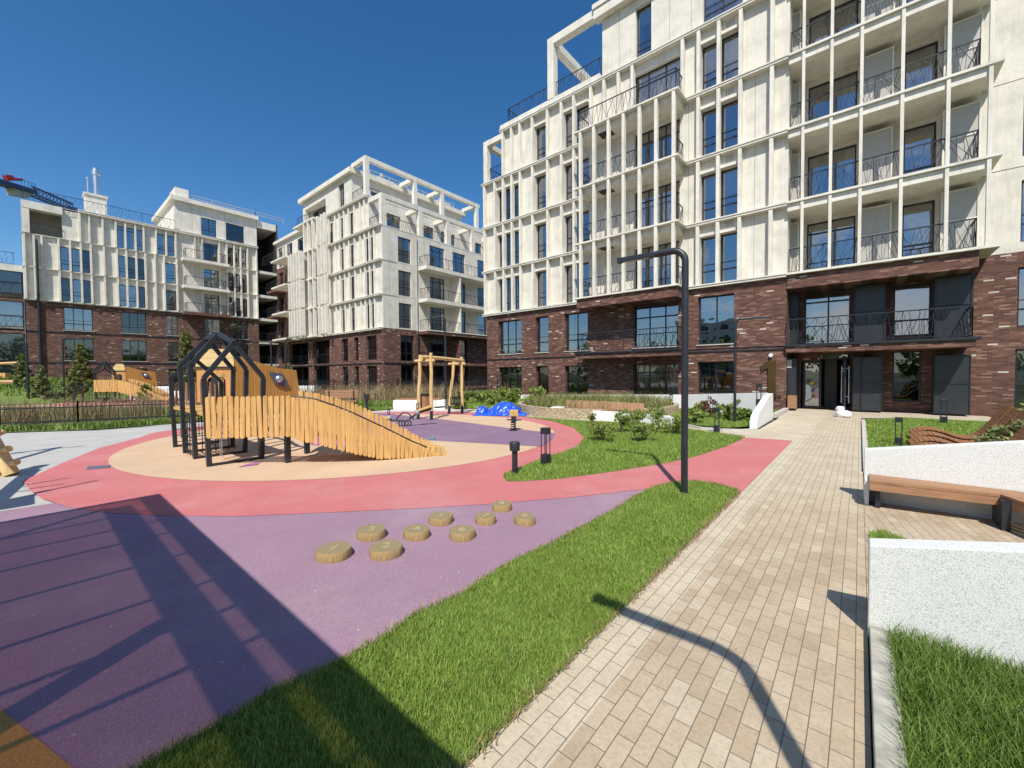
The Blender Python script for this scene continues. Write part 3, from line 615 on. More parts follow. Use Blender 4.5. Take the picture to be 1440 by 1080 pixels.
# frames (open concrete pergolas) on the terraces
def frame(b, x0, x1, z0, z1, y0, depth, w=.42):
    m = MB(); m.box(x0, x0+w, y0, y0+w, z0, z1-w); m.box(x0, x1, y0, y0+w, z1-w, z1); m.box(x0+.002, x0+w, y0+w, y0+depth, z1-w+.002, z1-.002)
    m.box(x0, x0+w, y0+depth, y0+depth+w, z0, z1); return m.build('terrace_frame', M['stucco2'], b.t)
frame(rb, -13.98, -10.63, Z[6]+.3, 20.85, YW-.3, 6.5); frame(rb, -19.2, -17.6, Z[5]+.03, 16.9, YW-.28, 4.5, .34)
rb.railing([(-17.2, 26), (-17.2, YW-.05), (-13.98, YW-.05)], Z[6]+.3, .95, 9); rb.railing([(-13.56, YW-.05), (-10.65, YW-.05)], Z[6]+.3, .95, 11)
rb.railing([(-18.86, YW), (-17.62, YW)], Z[5]+.04, .95, 12); rb.railing([(-18.86, YW), (-18.86, 24)], Z[5]+.04, .95, 13)
m = MB(); m.lathe((-11.6, 22.5, Z[6]+.2), [(.17, 0), (.17, 1.1), (.24, 1.12), (.24, 1.3), (.17, 1.32), (.17, 1.5)], 16); m.build('flue', M['steel'], rb.t, smooth=True)
# right balcony bay (projects from the recessed wall)
fr_ = F((0, YR), (1, 0), (0, -1))
cols_px = [1126, 1165, 1206.7, 1263.6, 1327.5, 1386]
xo = lambda px: XA(px, YR)
for k in (2, 3, 4, 5, 6):
    z0 = Z[k]; z1 = Z[k+1] if k < 6 else 20.25
    o1 = (xo(1133), xo(1201), z0+.05, z0+2.35); o2 = (xo(1266), xo(1312), z0+.05, z0+2.35); o3 = (xo(1432), xo(1432)+1.5, z0+.35, z0+2.4)
    wall(rb.white, fr_, XE, 12, z0+.03, z1, [o1, o2, o3], 0)
    rb.window(fr_, *o1, -.15, [.52], .62 if k % 2 else 1.85, door=True, curtain=True); rb.window(fr_, *o2, -.15, 1, .75, door=True, curtain=False); rb.window(fr_, *o3, -.15, 2, .62)
    m = MB(); fr_.box(m, XE+.002, 3.02, .003, 1.7, z0-.34, z0-.06); fr_.box(m, XE-.02, 3.33, .003, 1.8, z0-.05, z0+.035)
    if k == 2:
        m = MB(); fr_.box(m, XE-.02, 3.33, .003, 1.8, z0-.05, z0+.035)
        m2 = MB(); fr_.box(m2, XE+.004, 2.9, .004, 1.66, z0-.60, z0-.055); m2.build('balcony_fascia', M['brick'], rb.t)
    m.build('balcony_slab', M['stucco2'], rb.t)
    if k < 6: 
        for px in cols_px:
            x = XA(px, YB0+.03); rb.fins.add(MB().box(x-.045, x+.05, YB0+.02, YB0+.15, z0+.035, z1-.06))
    rb.railing([(XE+.05, YB0+.3), (2.85, YB0+.3), (2.85, YR)], z0+.035, .98, 20+k, .085)
    for a, c in ((1108, 1123), (1207, 1248), (1318, 1366)):   # white perforated screens
        xa, xb = xo(a), xo(c); m = MB(); q = MB()
        ya = YR-.62
        m.box(xa, xb, ya, ya+.02, z0+.2, z0+2.3); m.box(xb-.02, xb, ya+.02, YR-.01, z0+.2, z0+2.3); m.box(xa, xa+.02, ya+.02, YR-.01, z0+.2, z0+2.3); s_ = m.build('screen', M['screen'], rb.t)
        for zz in (z0+.2, z0+1.25, z0+2.28): q.box(xa-.02, xb+.02, ya-.03, ya-.001, zz, zz+.04)
        for xx in (xa-.03, xb-.01): q.box(xx, xx+.05, ya-.034, ya-.002, z0+.04, z0+2.34)
        q.build('screen_frame', M['stucco2'], s_)
xr_ = XE+.004; m = MB(); m.quad((xr_, YW-.002, Z[2]), (xr_, YR, Z[2]), (xr_, YR, 20.25), (xr_, YW-.002, 20.25)); m.build('reveal_wall', M['stucco'], rb.t)
m = MB(); m.quad((xr_, YW-.12, -.05), (xr_, YR, -.05), (xr_, YR, Z[2]-.02), (xr_, YW-.12, Z[2]-.02)); m.build('reveal_brick', M['brick'], rb.t)
# entrance level and first level under the bay
g1 = [(xo(1127), xo(1154), .03, 2.05), (xo(1154), xo(1196), .03, 2.3), (xo(1256), xo(1297), .42, 2.35), (xo(1429), xo(1429)+1.6, .1, 2.3)]
g2o = [(xo(1131), xo(1196), Z[1]+.05, 4.95), (xo(1256), xo(1310), Z[1]+.3, 4.85), (xo(1430), xo(1430)+1.6, 3.05, 5.05)]
wall(rb.brick, fr_, XE, 12, -.06, Z[2]+.03, g1+g2o, 0)
rb.window(fr_, *g2o[0], -.12, [.53], 1.85, door=True, curtain=False); rb.window(fr_, *g2o[1], -.12, 1, .6, door=True, curtain=False); rb.window(fr_, *g2o[2], -.12, 2, .6)
rb.window(fr_, *g1[2], -.1, 1, None, curtain=False); rb.window(fr_, *g1[3], -.1, 2, .5)
rb.window(fr_, xo(1127), xo(1195), 2.09, 2.34, -.1, 2, None, curtain=False)
dn = MB(); u0, u1 = xo(1130), xo(1156)
fr_.box(dn, u0, u0+.08, -.08, -.01, .03, 2.05); fr_.box(dn, u1-.08, u1, -.08, -.01, .03, 2.05); fr_.box(dn, u0+.08, u1-.08, -.08, -.01, .03, .13); fr_.box(dn, u0+.08, u1-.08, -.08, -.01, 1.95, 2.05)
dl = dn.build('door', M['frame'], rb.t); pn = MB(); pn.quad(fr_.P(u0+.07, -.05, .1), fr_.P(u1-.07, -.05, .1), fr_.P(u1-.07, -.05, 1.98), fr_.P(u0+.07, -.05, 1.98)); pn.build('pane', M['glass'], dl)
q = MB(); c = fr_.P((u0+u1)/2, .0, 1.1); q.tube([c, c+np.array([0, -.01, 0])], .075, 20); q.build('yellow_disc', M['yellow'], dl)
dn = MB(); dp0 = (xo(1187), YR-.02); dp1 = (xo(1187)+.08, YR-1.0)      # opened leaf seen edge on
dn.bar((*dp0, .09), (*dp1, .09), .05, .1); dn.bar((*dp0, 2.0), (*dp1, 2.0), .05, .1); dn.bar((*dp0, .03), (*dp0, 2.05), .06); dn.bar((*dp1, .03), (*dp1, 2.05), .06)
d2 = dn.build('door', M['frame'], rb.t); h = MB()
for s_ in (-1, 1): h.tube([(dp1[0]+.11*s_, dp1[1]+.1, .35), (dp1[0]+.11*s_, dp1[1]+.1, 1.8)], .02, 10); h.bar((dp1[0], dp1[1]+.1, .6 if s_ > 0 else 1.6), (dp1[0]+.11*s_, dp1[1]+.1, .6 if s_ > 0 else 1.6), .02)
for s_ in (-1, 1): h.bar((dp1[0], dp1[1]+.1, 1.7), (dp1[0]+.11*s_, dp1[1]+.1, 1.7), .02)
h.build('handle', M['steel'], d2)
pn = MB(); pn.quad((*dp0, .1), (*dp1, .1), (*dp1, 2.0), (*dp0, 2.0)); pn.build('pane', M['glass'], d2)
lob = MB(); lob.box(xo(1158), xo(1176), YR+1.2, YR+1.3, 0, 2.3); lob.build('lobby_wall', simple('lobby_grey', (.16, .15, .13), .7), rb.t)
lob = MB(); lob.box(xo(1150), xo(1198), YR, YR+2.6, -.03, .012); lob.build('lobby_floor', M['asphalt'], rb.t)
# dark metal clad piers, screens and awning fascia
m = MB(); fr_.box(m, XE+.03, xo(1125), .003, 1.35, .02, 2.12); m.build('metal_cladding', M['dscreen'], rb.t)
m = MB(); fr_.box(m, xo(1112.5), xo(1119.5), 1.352, 1.37, 1.75, 2.08); 
grl = m.build('vent_grille', M['screen'], rb.t)
for a, c in ((1201, 1212), (1212.5, 1241), (1312, 1361)):
    m = MB(); xa, xb = xo(a), xo(c); m.box(xa, xb, YR-.66, YR-.01, .06, 2.14); s_ = m.build('metal_cladding', M['dscreen'], rb.t)
    m = MB()
    for zz in (.06, 1.12, 2.1): m.box(xa-.01, xb+.01, YR-.68, YR-.661, zz, zz+.04)
    for xx in (xa-.01, xb-.02): m.box(xx, xx+.03, YR-.684, YR-.662, .06, 2.14)
    m.build('cladding_trim', M['rail'], s_)
for a, c in ((1106, 1124), (1202.5, 1242.8), (1312, 1361)):
    xa, xb = xo(a), xo(c); m = MB(); m.box(xa, xb, YR-.62, YR-.01, Z[1]+.12, Z[2]-.62); s_ = m.build('metal_cladding', M['dscreen'], rb.t)
    m = MB()
    for zz in (Z[1]+.12, Z[1]+1.25, Z[2]-.66): m.box(xa-.02, xb+.02, YR-.65, YR-.621, zz, zz+.04)
    for xx in (xa-.03, xb-.02): m.box(xx, xx+.05, YR-.655, YR-.622, Z[1]+.07, Z[2]-.62)
    m.build('cladding_trim', M['rail'], s_)
m = MB(); m.box(XE+.003, 2.86, YB0+.05, YR-.004, Z[1]-.25, Z[1]-.02); m.build('balcony_fascia', M['brick'], rb.t)
m = MB(); m.box(XE-.01, 2.98, YB0-.02, YR-.003, Z[1]-.019, Z[1]+.07); m.build('balcony_slab', M['dark'], rb.t)
rb.railing([(XE+.04, YB0+.06), (2.78, YB0+.06), (2.78, YR)], Z[1]+.07, 1.0, 31, .105)
# bronze house number and small letters, wall lamp
def glyph(name, pts, x, y, z, s, m, depth=.05):
    mb = MB(); mb.prism([(x+a*s, y, z+b*s) for a, b in pts], (0, -depth, 0)); return mb.build(name, m, rb.t)
glyph('house_number', [(.45, 0), (.72, 0), (.72, 1.36), (.52, 1.36), (.2, 1.14), (.2, .90), (.45, 1.06)], -3.38, YW-.13, .68, 1.02, M['gold'], .06)
SEG = {'1': [(.3, 0, .42, 1), (.1, .75, .3, .87)], '5': [(0, .88, .6, 1), (0, .5, .14, .88), (0, .44, .6, .56), (.46, .12, .6, .44), (0, 0, .6, .12)], 'A': [(0, 0, .14, 1), (.46, 0, .6, 1), (.14, .88, .46, 1), (.14, .42, .46, .54)]}
lt = MB()
for i, ch in enumerate('15A'):
    for a, b_, c, e in SEG[ch]: lt.box(-2.86+i*.145+a*.17, -2.86+i*.145+c*.17, YW-.15, YW-.121, .44+b_*.17, .44+e*.17)
lt.build('number_lettering', M['gold'], rb.t)
m = MB(); c = fr_.P(0, 0, 0); m.tube([(-2.82, YW-.13, 2.28), (-2.82, YW-.24, 2.28)], .075, 16); wlp = m.build('wall_lamp', M['bag'], rb.t, smooth=True)
m = MB(); m.box(XE+.06, XE+.36, YR-1.56, YR-1.36, .1, .62); m.build('litter_bin_slats', M['slat2'], rb.t)
# rooms behind the glass
rm = rb.room
for k in range(7):
    z0 = Z[k]; z1 = Z[k+1] if k < 6 else 20.2; x0 = -19.0 if k < 5 else (-17.4 if k < 6 else -10.4)
    rm.quad((x0, YW+1.25, z0), (XE, YW+1.25, z0), (XE, YW+1.25, z1), (x0, YW+1.25, z1)); rm.quad((x0, YW+.3, z0+.01), (XE, YW+.3, z0+.01), (XE, YW+1.25, z0+.01), (x0, YW+1.25, z0+.01)); rm.quad((x0, YW+.3, z1-.1), (XE, YW+.3, z1-.1), (XE, YW+1.25, z1-.1), (x0, YW+1.25, z1-.1))
    rm.quad((XE, YR+2.7, z0), (12, YR+2.7, z0), (12, YR+2.7, z1), (XE, YR+2.7, z1)); rm.quad((XE, YR+.3, z1-.2), (12, YR+.3, z1-.2), (12, YR+2.7, z1-.2), (XE, YR+2.7, z1-.2))
    for x in (-15.8, -13.6, -10.8, -6.4, -3.6):
        if x > x0+1.5: rm.quad((x, YW+.3, z0), (x, YW+1.25, z0), (x, YW+1.25, z1), (x, YW+.3, z1))
rb.close()

# ================================================================== MIDDLE BUILDING
mbd = Bld('apartment_building', 'mid-distance cream corner apartment block with open white roof frames and a two-storey brick base', 'building', (-31, 19.4, 0))
YM = 19.45; XM = -30.7
fa = F((0, YM), (1, 0), (0, -1)); fb = F((XM, 0), (0, 1), (1, 0))
xm = lambda px: XA(px, YM); ym = lambda px: YB(px, XM)
XL = xm(391)
finp = [457.5, 466, 475, 481, 487.5, 494, 502, 510, 516, 522.5, 529]
winp = [(480, 486.5), (495, 502), (516, 521.7), (522.8, 528.4)]
for k in (2, 3, 4, 5):
    z0, z1 = Z[k], Z[k+1]; xr = XM if k < 5 else xm(521); ops = []
    for a, c in winp:
        if k == 5 and a > 510: continue
        ops.append((xm(a), xm(c), z0+.1, z0+2.2))
    if k == 5: ops += [(xm(467), xm(470.5), z0+.1, z0+2.2)]
    ops += [(xm(406+i*9.2), xm(411+i*9.2), z0+.1, z0+2.25) for i in range(6)] if k < 5 else [(xm(a), xm(c), z0+.1, z0+2.3) for a, c in ((394, 399), (405.5, 413), (420.5, 428.5), (436.5, 441))]
    wall(mbd.white, fa, xm(405) if k < 5 else XL, xr-.005, z0, z1, ops, 0)
    for o in ops: mbd.window(fa, *o, -.06, 1, .6, curtain=False)
    for px in finp:
        if xm(px) < xr-.2: fin(mbd, fa, xm(px), z0+.02, z1-.12, .16, .2)
    if k == 5:
        for px in (445, 450): fin(mbd, fa, xm(px), z0+.02, z1-.12, .2, .3)
for k in (2, 3, 4, 5, 6):
    belt(mbd, fa, xm(455), XM if k < 6 else xm(521), Z[k]+.02, .36, .14)
# columned loggia and boxed balcony on that facade
for k in (2, 3, 4, 5):
    m = MB(); fa.box(m, xm(429), xm(456), .003, 1.0, Z[k]-.14, Z[k]+.03); m.build('balcony_slab', M['stucco2'], mbd.t)
    for px in (428.5, 434, 440.3, 447, 452.5, 457): 
        if k < 6: x = XA(px, YM-.98); mbd.fins.add(MB().box(x, x+.2, YM-.99, YM-.7, Z[k]+.03, Z[k+1]-.1))
    m = MB(); fa.box(m, xm(405), xm(425), .003, 1.7, Z[k]-.14, Z[k]+.03); 
    m.build('balcony_slab', M['stucco2'], mbd.t)
    if k < 5:
        for px in (406.5, 410, 413.6, 417.5, 421.3): x = XA(px, YM-1.68); mbd.fins.add(MB().box(x, x+.2, YM-1.69, YM-1.2, Z[k]+.03, Z[k+1]-.13))
        mbd.railing([(xm(429), YM-.6), (xm(456), YM-.6)], Z[k]+.03, .95, k, .2)
mbd.railing([(xm(392), YM-1.6), (xm(424), YM-1.6)], Z[5]+.03, 1.0, 40, .2)
m = MB(); fa.box(m, xm(428), xm(457), .003, 1.0, Z[6]-.12, Z[6]+.05); m.build('balcony_slab', M['stucco2'], mbd.t); mbd.railing([(xm(430), YM-.7), (xm(461), YM-.3)], Z[6]+.05, .95, 41, .2)
# brick part at far left with small balconies
wall(mbd.brick, fa, XL, xm(405), -.05, Z[5], [(xm(394), xm(400), z+.3, z+2.3) for z in (0, Z[1], Z[2], Z[3], Z[4])], .02)
for z in (Z[1], Z[2], Z[3], Z[4]):
    mbd.window(fa, xm(394), xm(400), z+.3, z+2.3, -.15, 1, .6, curtain=False)
    m = MB(); fa.box(m, XL+.1, xm(404), .03, 1.2, z-.2, z+.02); m.build('balcony_slab', M['brick'], mbd.t); mbd.railing([(XL+.1, YM-1.2), (xm(404), YM-1.2)], z+.02, .95, int(z*9), .2)
# brick base
bo = []
for z0 in (.0, Z[1]):
    bo += [(xm(a), xm(c), z0+.25, z0+2.35) for a, c in ((481, 490), (498.7, 505), (515.8, 530.5))]
    bo += [(xm(408), xm(434), z0+.08, z0+2.45), (xm(441), xm(463.5), z0+.08, z0+2.45)]
wall(mbd.brick, fa, xm(403), XM+.095, -.05, Z[2]-.1, bo, .1, .3)
for i, o in enumerate(bo):
    if i % 5 < 3: mbd.window(fa, *o, -.1, 2 if i % 5 else 1, .6, curtain=False)
    else:
        mbd.window(fa, o[0]+.2, o[1]-.2, o[2], o[3], -1.1, 3, 1.7, door=True, curtain=False)
        mbd.railing([(o[0], YM-.05), (o[1], YM-.05)], o[2], .95, i, .2)
m = MB(); fa.box(m, xm(403), XM, .101, .16, Z[1]-.1, Z[1]-.02); m.build('gutter_profile', M['dark'], mbd.t); m = MB(); fb.box(m, YM, ym(589), .101, .16, Z[1]-.1, Z[1]-.02); m.build('gutter_profile', M['dark'], mbd.t)
# right-hand face
YE = 34.0; XM5 = xm(521); XM6 = xm(497.5); XP6 = xm(517.3)
fb5 = F((XM5, 0), (0, 1), (1, 0)); fb6 = F((XM6, 0), (0, 1), (1, 0))
doors = [(605, 626), (637.5, 655)]
for k in (2, 3, 4):
    z0, z1 = Z[k], Z[k+1]
    ops = [(ym(561), ym(579), z0+.12, z0+2.3)]+[(ym(a), ym(c), z0+.08, z0+2.35) for a, c in doors]+[(ym(672), ym(684), z0+.1, z0+2.3)]
    wall(mbd.white, fb, YM+.004, YE, z0, z1, ops, 0)
    mbd.window(fb, *ops[0], -.15, 2, .75, curtain=False); mbd.window(fb, *ops[1], -.15, [.25, .75], 1.85, door=True, curtain=True); mbd.window(fb, *ops[2], -.15, [.35, .8], 1.85, door=True, curtain=True); mbd.window(fb, *ops[3], -.15, 1, .6)
    m = MB(); fb.box(m, ym(588.5), YE, .003, 1.25, z0-.30 if k > 2 else z0-.06, z0+.03); m.build('balcony_slab', M['stucco2'], mbd.t)
    if k == 2: m = MB(); fb.box(m, ym(588.5), YE, .004, 1.2, z0-.35, z0-.065); m.build('balcony_fascia', M['brick'], mbd.t)
    mbd.railing([(XM, ym(591)), (XM+1.15, ym(591)), (XM+1.15, YE-1)], z0+.03, .95, 50+k, .16)
    if k < 4: m = MB(); fb.box(m, ym(636), ym(637.2), .004, 1.2, z0+.03, z1-.3); m.build('divider_wall', M['stucco'], mbd.t)
    seams(mbd, fb, [ym(548.5), ym(584), ym(598)], z0+.05, z1-.05)
for z in (Z[3], Z[4]):
    sj = MB(); fb.box(sj, YM+.01, ym(588), .001, .004, z-.012, z+.012); sj.build('panel_joint', simple_joint, mbd.t); sj = MB(); fb.box(sj, ym(539), ym(559), .001, .006, z-.1, z-.03); sj.build('wall_slot', simple_joint, mbd.t)
dp_ = MB(); dp_.tube([(XM+.09, ym(586), Z[2]-.3), (XM+.09, ym(586), Z[5]-.3)], .05, 8); dp_.build('downpipe', M['screen'], mbd.t)
dp_ = MB(); dp_.tube([(XM+.19, ym(586), .1), (XM+.19, ym(586), Z[2]-.1)], .06, 8); dp_.build('downpipe', M['dark'], mbd.t)
z0 = Z[5]; ops = [(YB(a, XM5), YB(c, XM5), z0+.5, z0+2.0) for a, c in ((546, 565), (597, 611), (621.5, 628), (635.5, 641), (669, 678))]
wall(mbd.white, fb5, YM+.004, YE, z0, Z[6], ops, 0)
for o in ops: mbd.window(fb5, *o, -.12, 2 if o[1]-o[0] > 1 else 1, None, curtain=True)
seams(mbd, fb5, [YB(p, XM5) for p in (573, 580, 587, 617, 632, 648, 655)], z0, Z[6])
ops = [(YB(a, XM6), YB(c, XM6), Z[6]+.5, Z[6]+1.9) for a, c in ((524, 540), (568, 584), (606, 620), (628, 640))]
wall(mbd.white, fb6, YM+.004, 33, Z[6], 19.9, ops, 0)
for o in ops: mbd.window(fb6, *o, -.12, 2, None, curtain=False)
# top storey of the left face with its deep loggia
ops = [(xm(432), xm(461), Z[6]+.1, 19.1), (xm(479), xm(487), Z[6]+.1, 19.6)]
wall(mbd.white, fa, xm(429), XM6-.005, Z[6], 19.9, ops, 0, .9)
mbd.window(fa, xm(438), xm(461), Z[6]+.1, 19.1, -.85, 3, None, door=True, curtain=True); mbd.window(fa, *ops[1], -.2, 2, .6, curtain=False)
m = MB(); m.box(xm(427), XM6+.35, YM-.35, 33.3, 19.92, 20.35); m.build('cornice', M['stucco2'], mbd.t)
m = MB(); m.box(XL-.2, xm(428.5), YM-.3, 33, Z[6]-.08, Z[6]+.22); m.build('cornice', M['stucco2'], mbd.t)
m = MB(); m.box(XM5-.2, XM+.02, YM-.1, YE, Z[5]-.06, Z[5]+.02); m.box(XM6-.2, XM5+.02, YM-.1, YE, Z[6]-.05, Z[6]+.1); m.build('terrace_slab', M['stucco2'], mbd.t)
# open roof frames
w = .38
def frames(b, xo_, xi, z0, z1, ys, yc):
    m = MB(); m.box(xo_-w, xo_, YM-.02, yc, z1-w, z1)
    for y in ys: m.box(xo_-w+.002, xo_-.002, y, y+w, z0, z1-w)
    for y in ys: m.box(xi, xo_-w, y+.002, y+w-.002, z1-w+.003, z1-.003)
    return m.build('roof_frame', M['stucco2'], b.t)
frames(mbd, XM, XM5, Z[5]+.02, 16.85, [YM-.02, YB(591, XM), YB(629.5, XM), YB(664.5, XM), 33.5], 34)
frames(mbd, XP6, XM6, Z[6]+.1, 20.75, [YM-.02, YB(584.5, XP6), YB(622.5, XP6), YB(671, XP6)], YB(676, XP6))
mbd.railing([(XM-.3, YM+.4), (XM-.3, 33)], Z[5]+.02, .95, 61, .2); mbd.railing([(XP6-.25, YM+.4), (XP6-.25, 33)], Z[6]+.1, .95, 62, .2)
mbd.railing([(XM5, YM+.05), (XM-.4, YM+.05)], Z[5]+.02, .95, 63, .2); mbd.railing([(XM6, YM+.05), (XP6-.4, YM+.05)], Z[6]+.1, .95, 64, .2)
def roof_rail(b, pts, z, h=.7):
    m = MB()
    for a, c in zip(pts, pts[1:]):
        a = Vector((*a, z)); c = Vector((*c, z)); n = max(1, int((c-a).length/2))
        for hh in (h, h*.55): m.bar(a+Vector((0, 0, hh)), c+Vector((0, 0, hh)), .05)
        for i in range(n+1): p = a.lerp(c, i/n); m.bar(p, p+Vector((0, 0, h)), .05)
    return m.build('roof_rail', M['screen'], b.t)
roof_rail(mbd, [(XM6-.2, YM+2), (XM6-.2, 32)], 20.35)
for y, x in ((23.6, XM6-1.6), (27.8, XM6-1.6), (31, XM6-1.4)):
    m = MB(); m.box(x-.7, x+.7, y-.8, y+.8, 20.3, 20.95); m.box(x-.8, x+.8, y-.9, y+.9, 20.951, 21.1); p_ = m.build('chimney', M['stucco2'], mbd.t)
    m = MB(); m.lathe((x, y, 21.1), [(.16, 0), (.16, .5), (.24, .52), (.24, .72), (.12, .75)], 12); m.build('flue', M['steel'], p_)
# brick base of the right face
bo = []
for z0 in (0, Z[1]):
    bo += [(ym(562), ym(581), z0+.15, z0+2.4), (ym(605), ym(626), z0+.1, z0+2.3), (ym(641), ym(656), z0+.1, z0+2.3)]
wall(mbd.brick, fb, YM-.095, YE, -.05, Z[2]-.06, bo, .1, .3)
for o in bo: mbd.window(fb, *o, -.1, 2, .7, curtain=False)
for z in (.35, Z[1]):
    m = MB(); fb.box(m, ym(589), YE, .102, 1.25, z-.25, z); m.build('balcony_slab', M['brick'], mbd.t); mbd.railing([(XM+.1, ym(590)), (XM+1.2, ym(590)), (XM+1.2, 31.8)], z, .95, int(70+z), .17)
    m = MB(); fb.box(m, ym(636), ym(638), .102, 1.2, z+.003, z+2.2); m.build('divider_wall', M['brick'], mbd.t)
rm = mbd.room
rm.quad((XL, YM+1.3, 0), (XM-1.3, YM+1.3, 0), (XM-1.3, YM+1.3, Z[5]), (XL, YM+1.3, Z[5])); rm.quad((XL, YM+1.3, Z[5]), (XM5-1, YM+1.3, Z[5]), (XM5-1, YM+1.3, Z[6]), (XL, YM+1.3, Z[6])); rm.quad((xm(429), YM+1.3, Z[6]), (XM6-1, YM+1.3, Z[6]), (XM6-1, YM+1.3, 19.9), (xm(429), YM+1.3, 19.9))
rm.quad((XM-1.3, YM+1.3, 0), (XM-1.3, YE, 0), (XM-1.3, YE, Z[5]), (XM-1.3, YM+1.3, Z[5])); rm.quad((XM5-1, YM+1.3, Z[5]), (XM5-1, YE, Z[5]), (XM5-1, YE, Z[6]), (XM5-1, YM+1.3, Z[6])); rm.quad((XM6-1, YM+1.3, Z[6]), (XM6-1, 33, Z[6]), (XM6-1, 33, 19.9), (XM6-1, YM+1.3, 19.9))
for z in Z[1:6]: rm.quad((XL, YM+.2, z-.1), (XM-.2, YM+.2, z-.1), (XM-.2, YE, z-.1), (XL, YE, z-.1))
m = MB(); m.quad((XL-.004, YM, -.05), (XL-.004, 34, -.05), (XL-.004, 34, Z[6]), (XL-.004, YM, Z[6])); m.quad((XL, 34, 0), (XM, 34, 0), (XM, 34, Z[5]), (XL, 34, Z[5])); xq = xm(429)-.004; m.quad((xq, YM, Z[6]), (xq, 33, Z[6]), (xq, 33, 19.9), (xq, YM, 19.9)); m.quad((XL, 33.9, Z[5]), (XM5, 33.9, Z[5]), (XM5, 33.9, Z[6]), (XL, 33.9, Z[6])); m.quad((xm(429), 33, Z[6]), (XM6, 33, Z[6]), (XM6, 33, 20), (xm(429), 33, 20)); m.build('side_wall', M['stucco'], mbd.t)
mbd.close()

# ================================================================== LEFT BUILDING
lb = Bld('apartment_building', 'long cream apartment block on three brick storeys at the left, metal flue on its roof', 'building', (-56, 9, 0))
XW = -55.95; fl = F((XW, 0), (0, 1), (1, 0)); yl = lambda px: YB(px, XW+.2)
ZL = [0, 2.85, 5.65, 8.45, 11.28, 14.2, 17.0, 20.3]
Y0, Y1 = yl(35), yl(364.5)
def lbfins(ps, z0, z1):
    for p in ps: fin(lb, fl, yl(p)-.07, z0+.02, z1-.1, .13, .30)
f3 = [116.7, 130, 148.6, 166.7, 180, 194, 205.5, 222.6, 236.7, 250, 276.7, 287, 310.7, 321, 331.5, 340.4, 350, 362.6]
f2 = [38, 51.4, 62.5, 86, 102, 117, 131, 149.3, 167.4, 180.6, 194.4, 207, 220.4, 233, 250.7, 310.7, 321, 331.5, 340.4, 350, 362.6]
w3 = [(168.6, 193.5, 2), (195, 204.5, 1), (224.5, 236, 1), (239, 249, 1), (288, 309.5, 2), (322.5, 331, 1), (333, 340, 1), (342, 349.5, 1)]
w2 = [(88, 101.5, 1), (104, 116.5, 1), (118, 130.5, 1), (169.5, 180, 1), (182, 194, 1), (195.5, 206, 1), (234.5, 250, 1), (289, 310, 2), (322.5, 331, 1), (333, 340, 1), (342, 349.5, 1)]
for z0, z1, fs, ws in ((ZL[5], ZL[6], f3, w3), (ZL[4], ZL[5], f2, w2), (ZL[3], ZL[4], f2, w2)):
    ops = [(yl(a), yl(c), z0+.1, z0+2.25) for a, c, n in ws]
    if z0 == ZL[5]: ops.append((yl(47), yl(92), z0+.05, z0+2.1))
    wall(lb.white, fl, Y0, Y1, z0, z1, ops, 0)
    for (a, c, n), o in zip(ws, ops): lb.window(fl, *o, -.15, n, .6 if n == 1 else 1.8, door=n == 2, curtain=(n == 2 or random.random() < .2))
    lbfins(fs, z0, z1); belt(lb, fl, Y0-.02, yl(257) if z0 != ZL[5] else Y1, z0+.02, .2, .1); belt(lb, fl, yl(322), Y1, z0+.02, .2, .1) if z0 != ZL[5] else None
    m = MB()
belt(lb, fl, yl(115), Y1, ZL[6]+.1, .42, .2, 'cornice')
m = MB(); fl.box(m, Y0, yl(93), -.2, .36, ZL[6]-.65, ZL[6]); fl.box(m, Y0, yl(46.5), -.2, .34, ZL[5]+.03, ZL[6]-.66); m.build('loggia_frame', M['stucco2'], lb.t)
m = MB(); fl.box(m, Y0+.1, yl(95), -2.6, -2.5, ZL[5], ZL[6]-.1); fl.box(m, Y0, yl(116), -2.6, .0, ZL[6]-.12, ZL[6]-.005); fl.box(m, yl(93), yl(93)+.1, -2.5, -.3, ZL[5], ZL[6]-.13); m.build('loggia_wall', M['stucco'], lb.t)
lb.railing([(XW+.1, yl(47)), (XW+.1, yl(92))], ZL[5]+.05, .95, 80, .16)
lb.railing([(XW-.4, Y0+.1), (XW+.3, Y0+.1), (XW+.3, yl(249))], ZL[6]+.05, 1.05, 81, .16)
lb.railing([(XW-.4, Y0-.5), (XW-.4, Y0-14)], 11.35, 1.05, 82, .16)
ops = [(yl(287), yl(308.5), ZL[6]+.12, ZL[6]+2.2), (yl(321.5), yl(347), ZL[6]+.12, ZL[6]+2.25)]
wall(lb.white, fl, yl(250), Y1, ZL[6], 20.3, ops, 0)
lb.window(fl, *ops[0], -.15, 2, .75, curtain=False); lb.window(fl, *ops[1], -.15, 3, .75, curtain=False)
seams(lb, fl, [yl(275), yl(286), yl(320), yl(348)], ZL[6], 20.3)
m = MB(); m.box(XW-10, XW+.4, yl(250)-.35, Y1+.1, 20.31, 20.75); m.build('cornice', M['stucco2'], lb.t)
m = MB(); m.box(XW-2.6, XW-.1, yl(252), yl(271), 20.76, 21.8); m.build('chimney', M['stucco2'], lb.t)
m = MB(); yq = yl(250)-.004; m.quad((XW, yq, ZL[6]), (XW-10, yq, ZL[6]), (XW-10, yq, 20.3), (XW, yq, 20.3)); m.quad((XW, Y0-.004, 0), (XW-10, Y0-.004, 0), (XW-10, Y0-.004, ZL[6]), (XW, Y0-.004, ZL[6])); m.box(XW-10, XW, Y0, yl(251), ZL[6]-.004, ZL[6]+.05); m.build('side_wall', M['stucco'], lb.t)
roof_rail(lb, [(XW-.3, yl(272)), (XW-.3, Y1), (XW-.3, Y1+3.2)], 20.75)
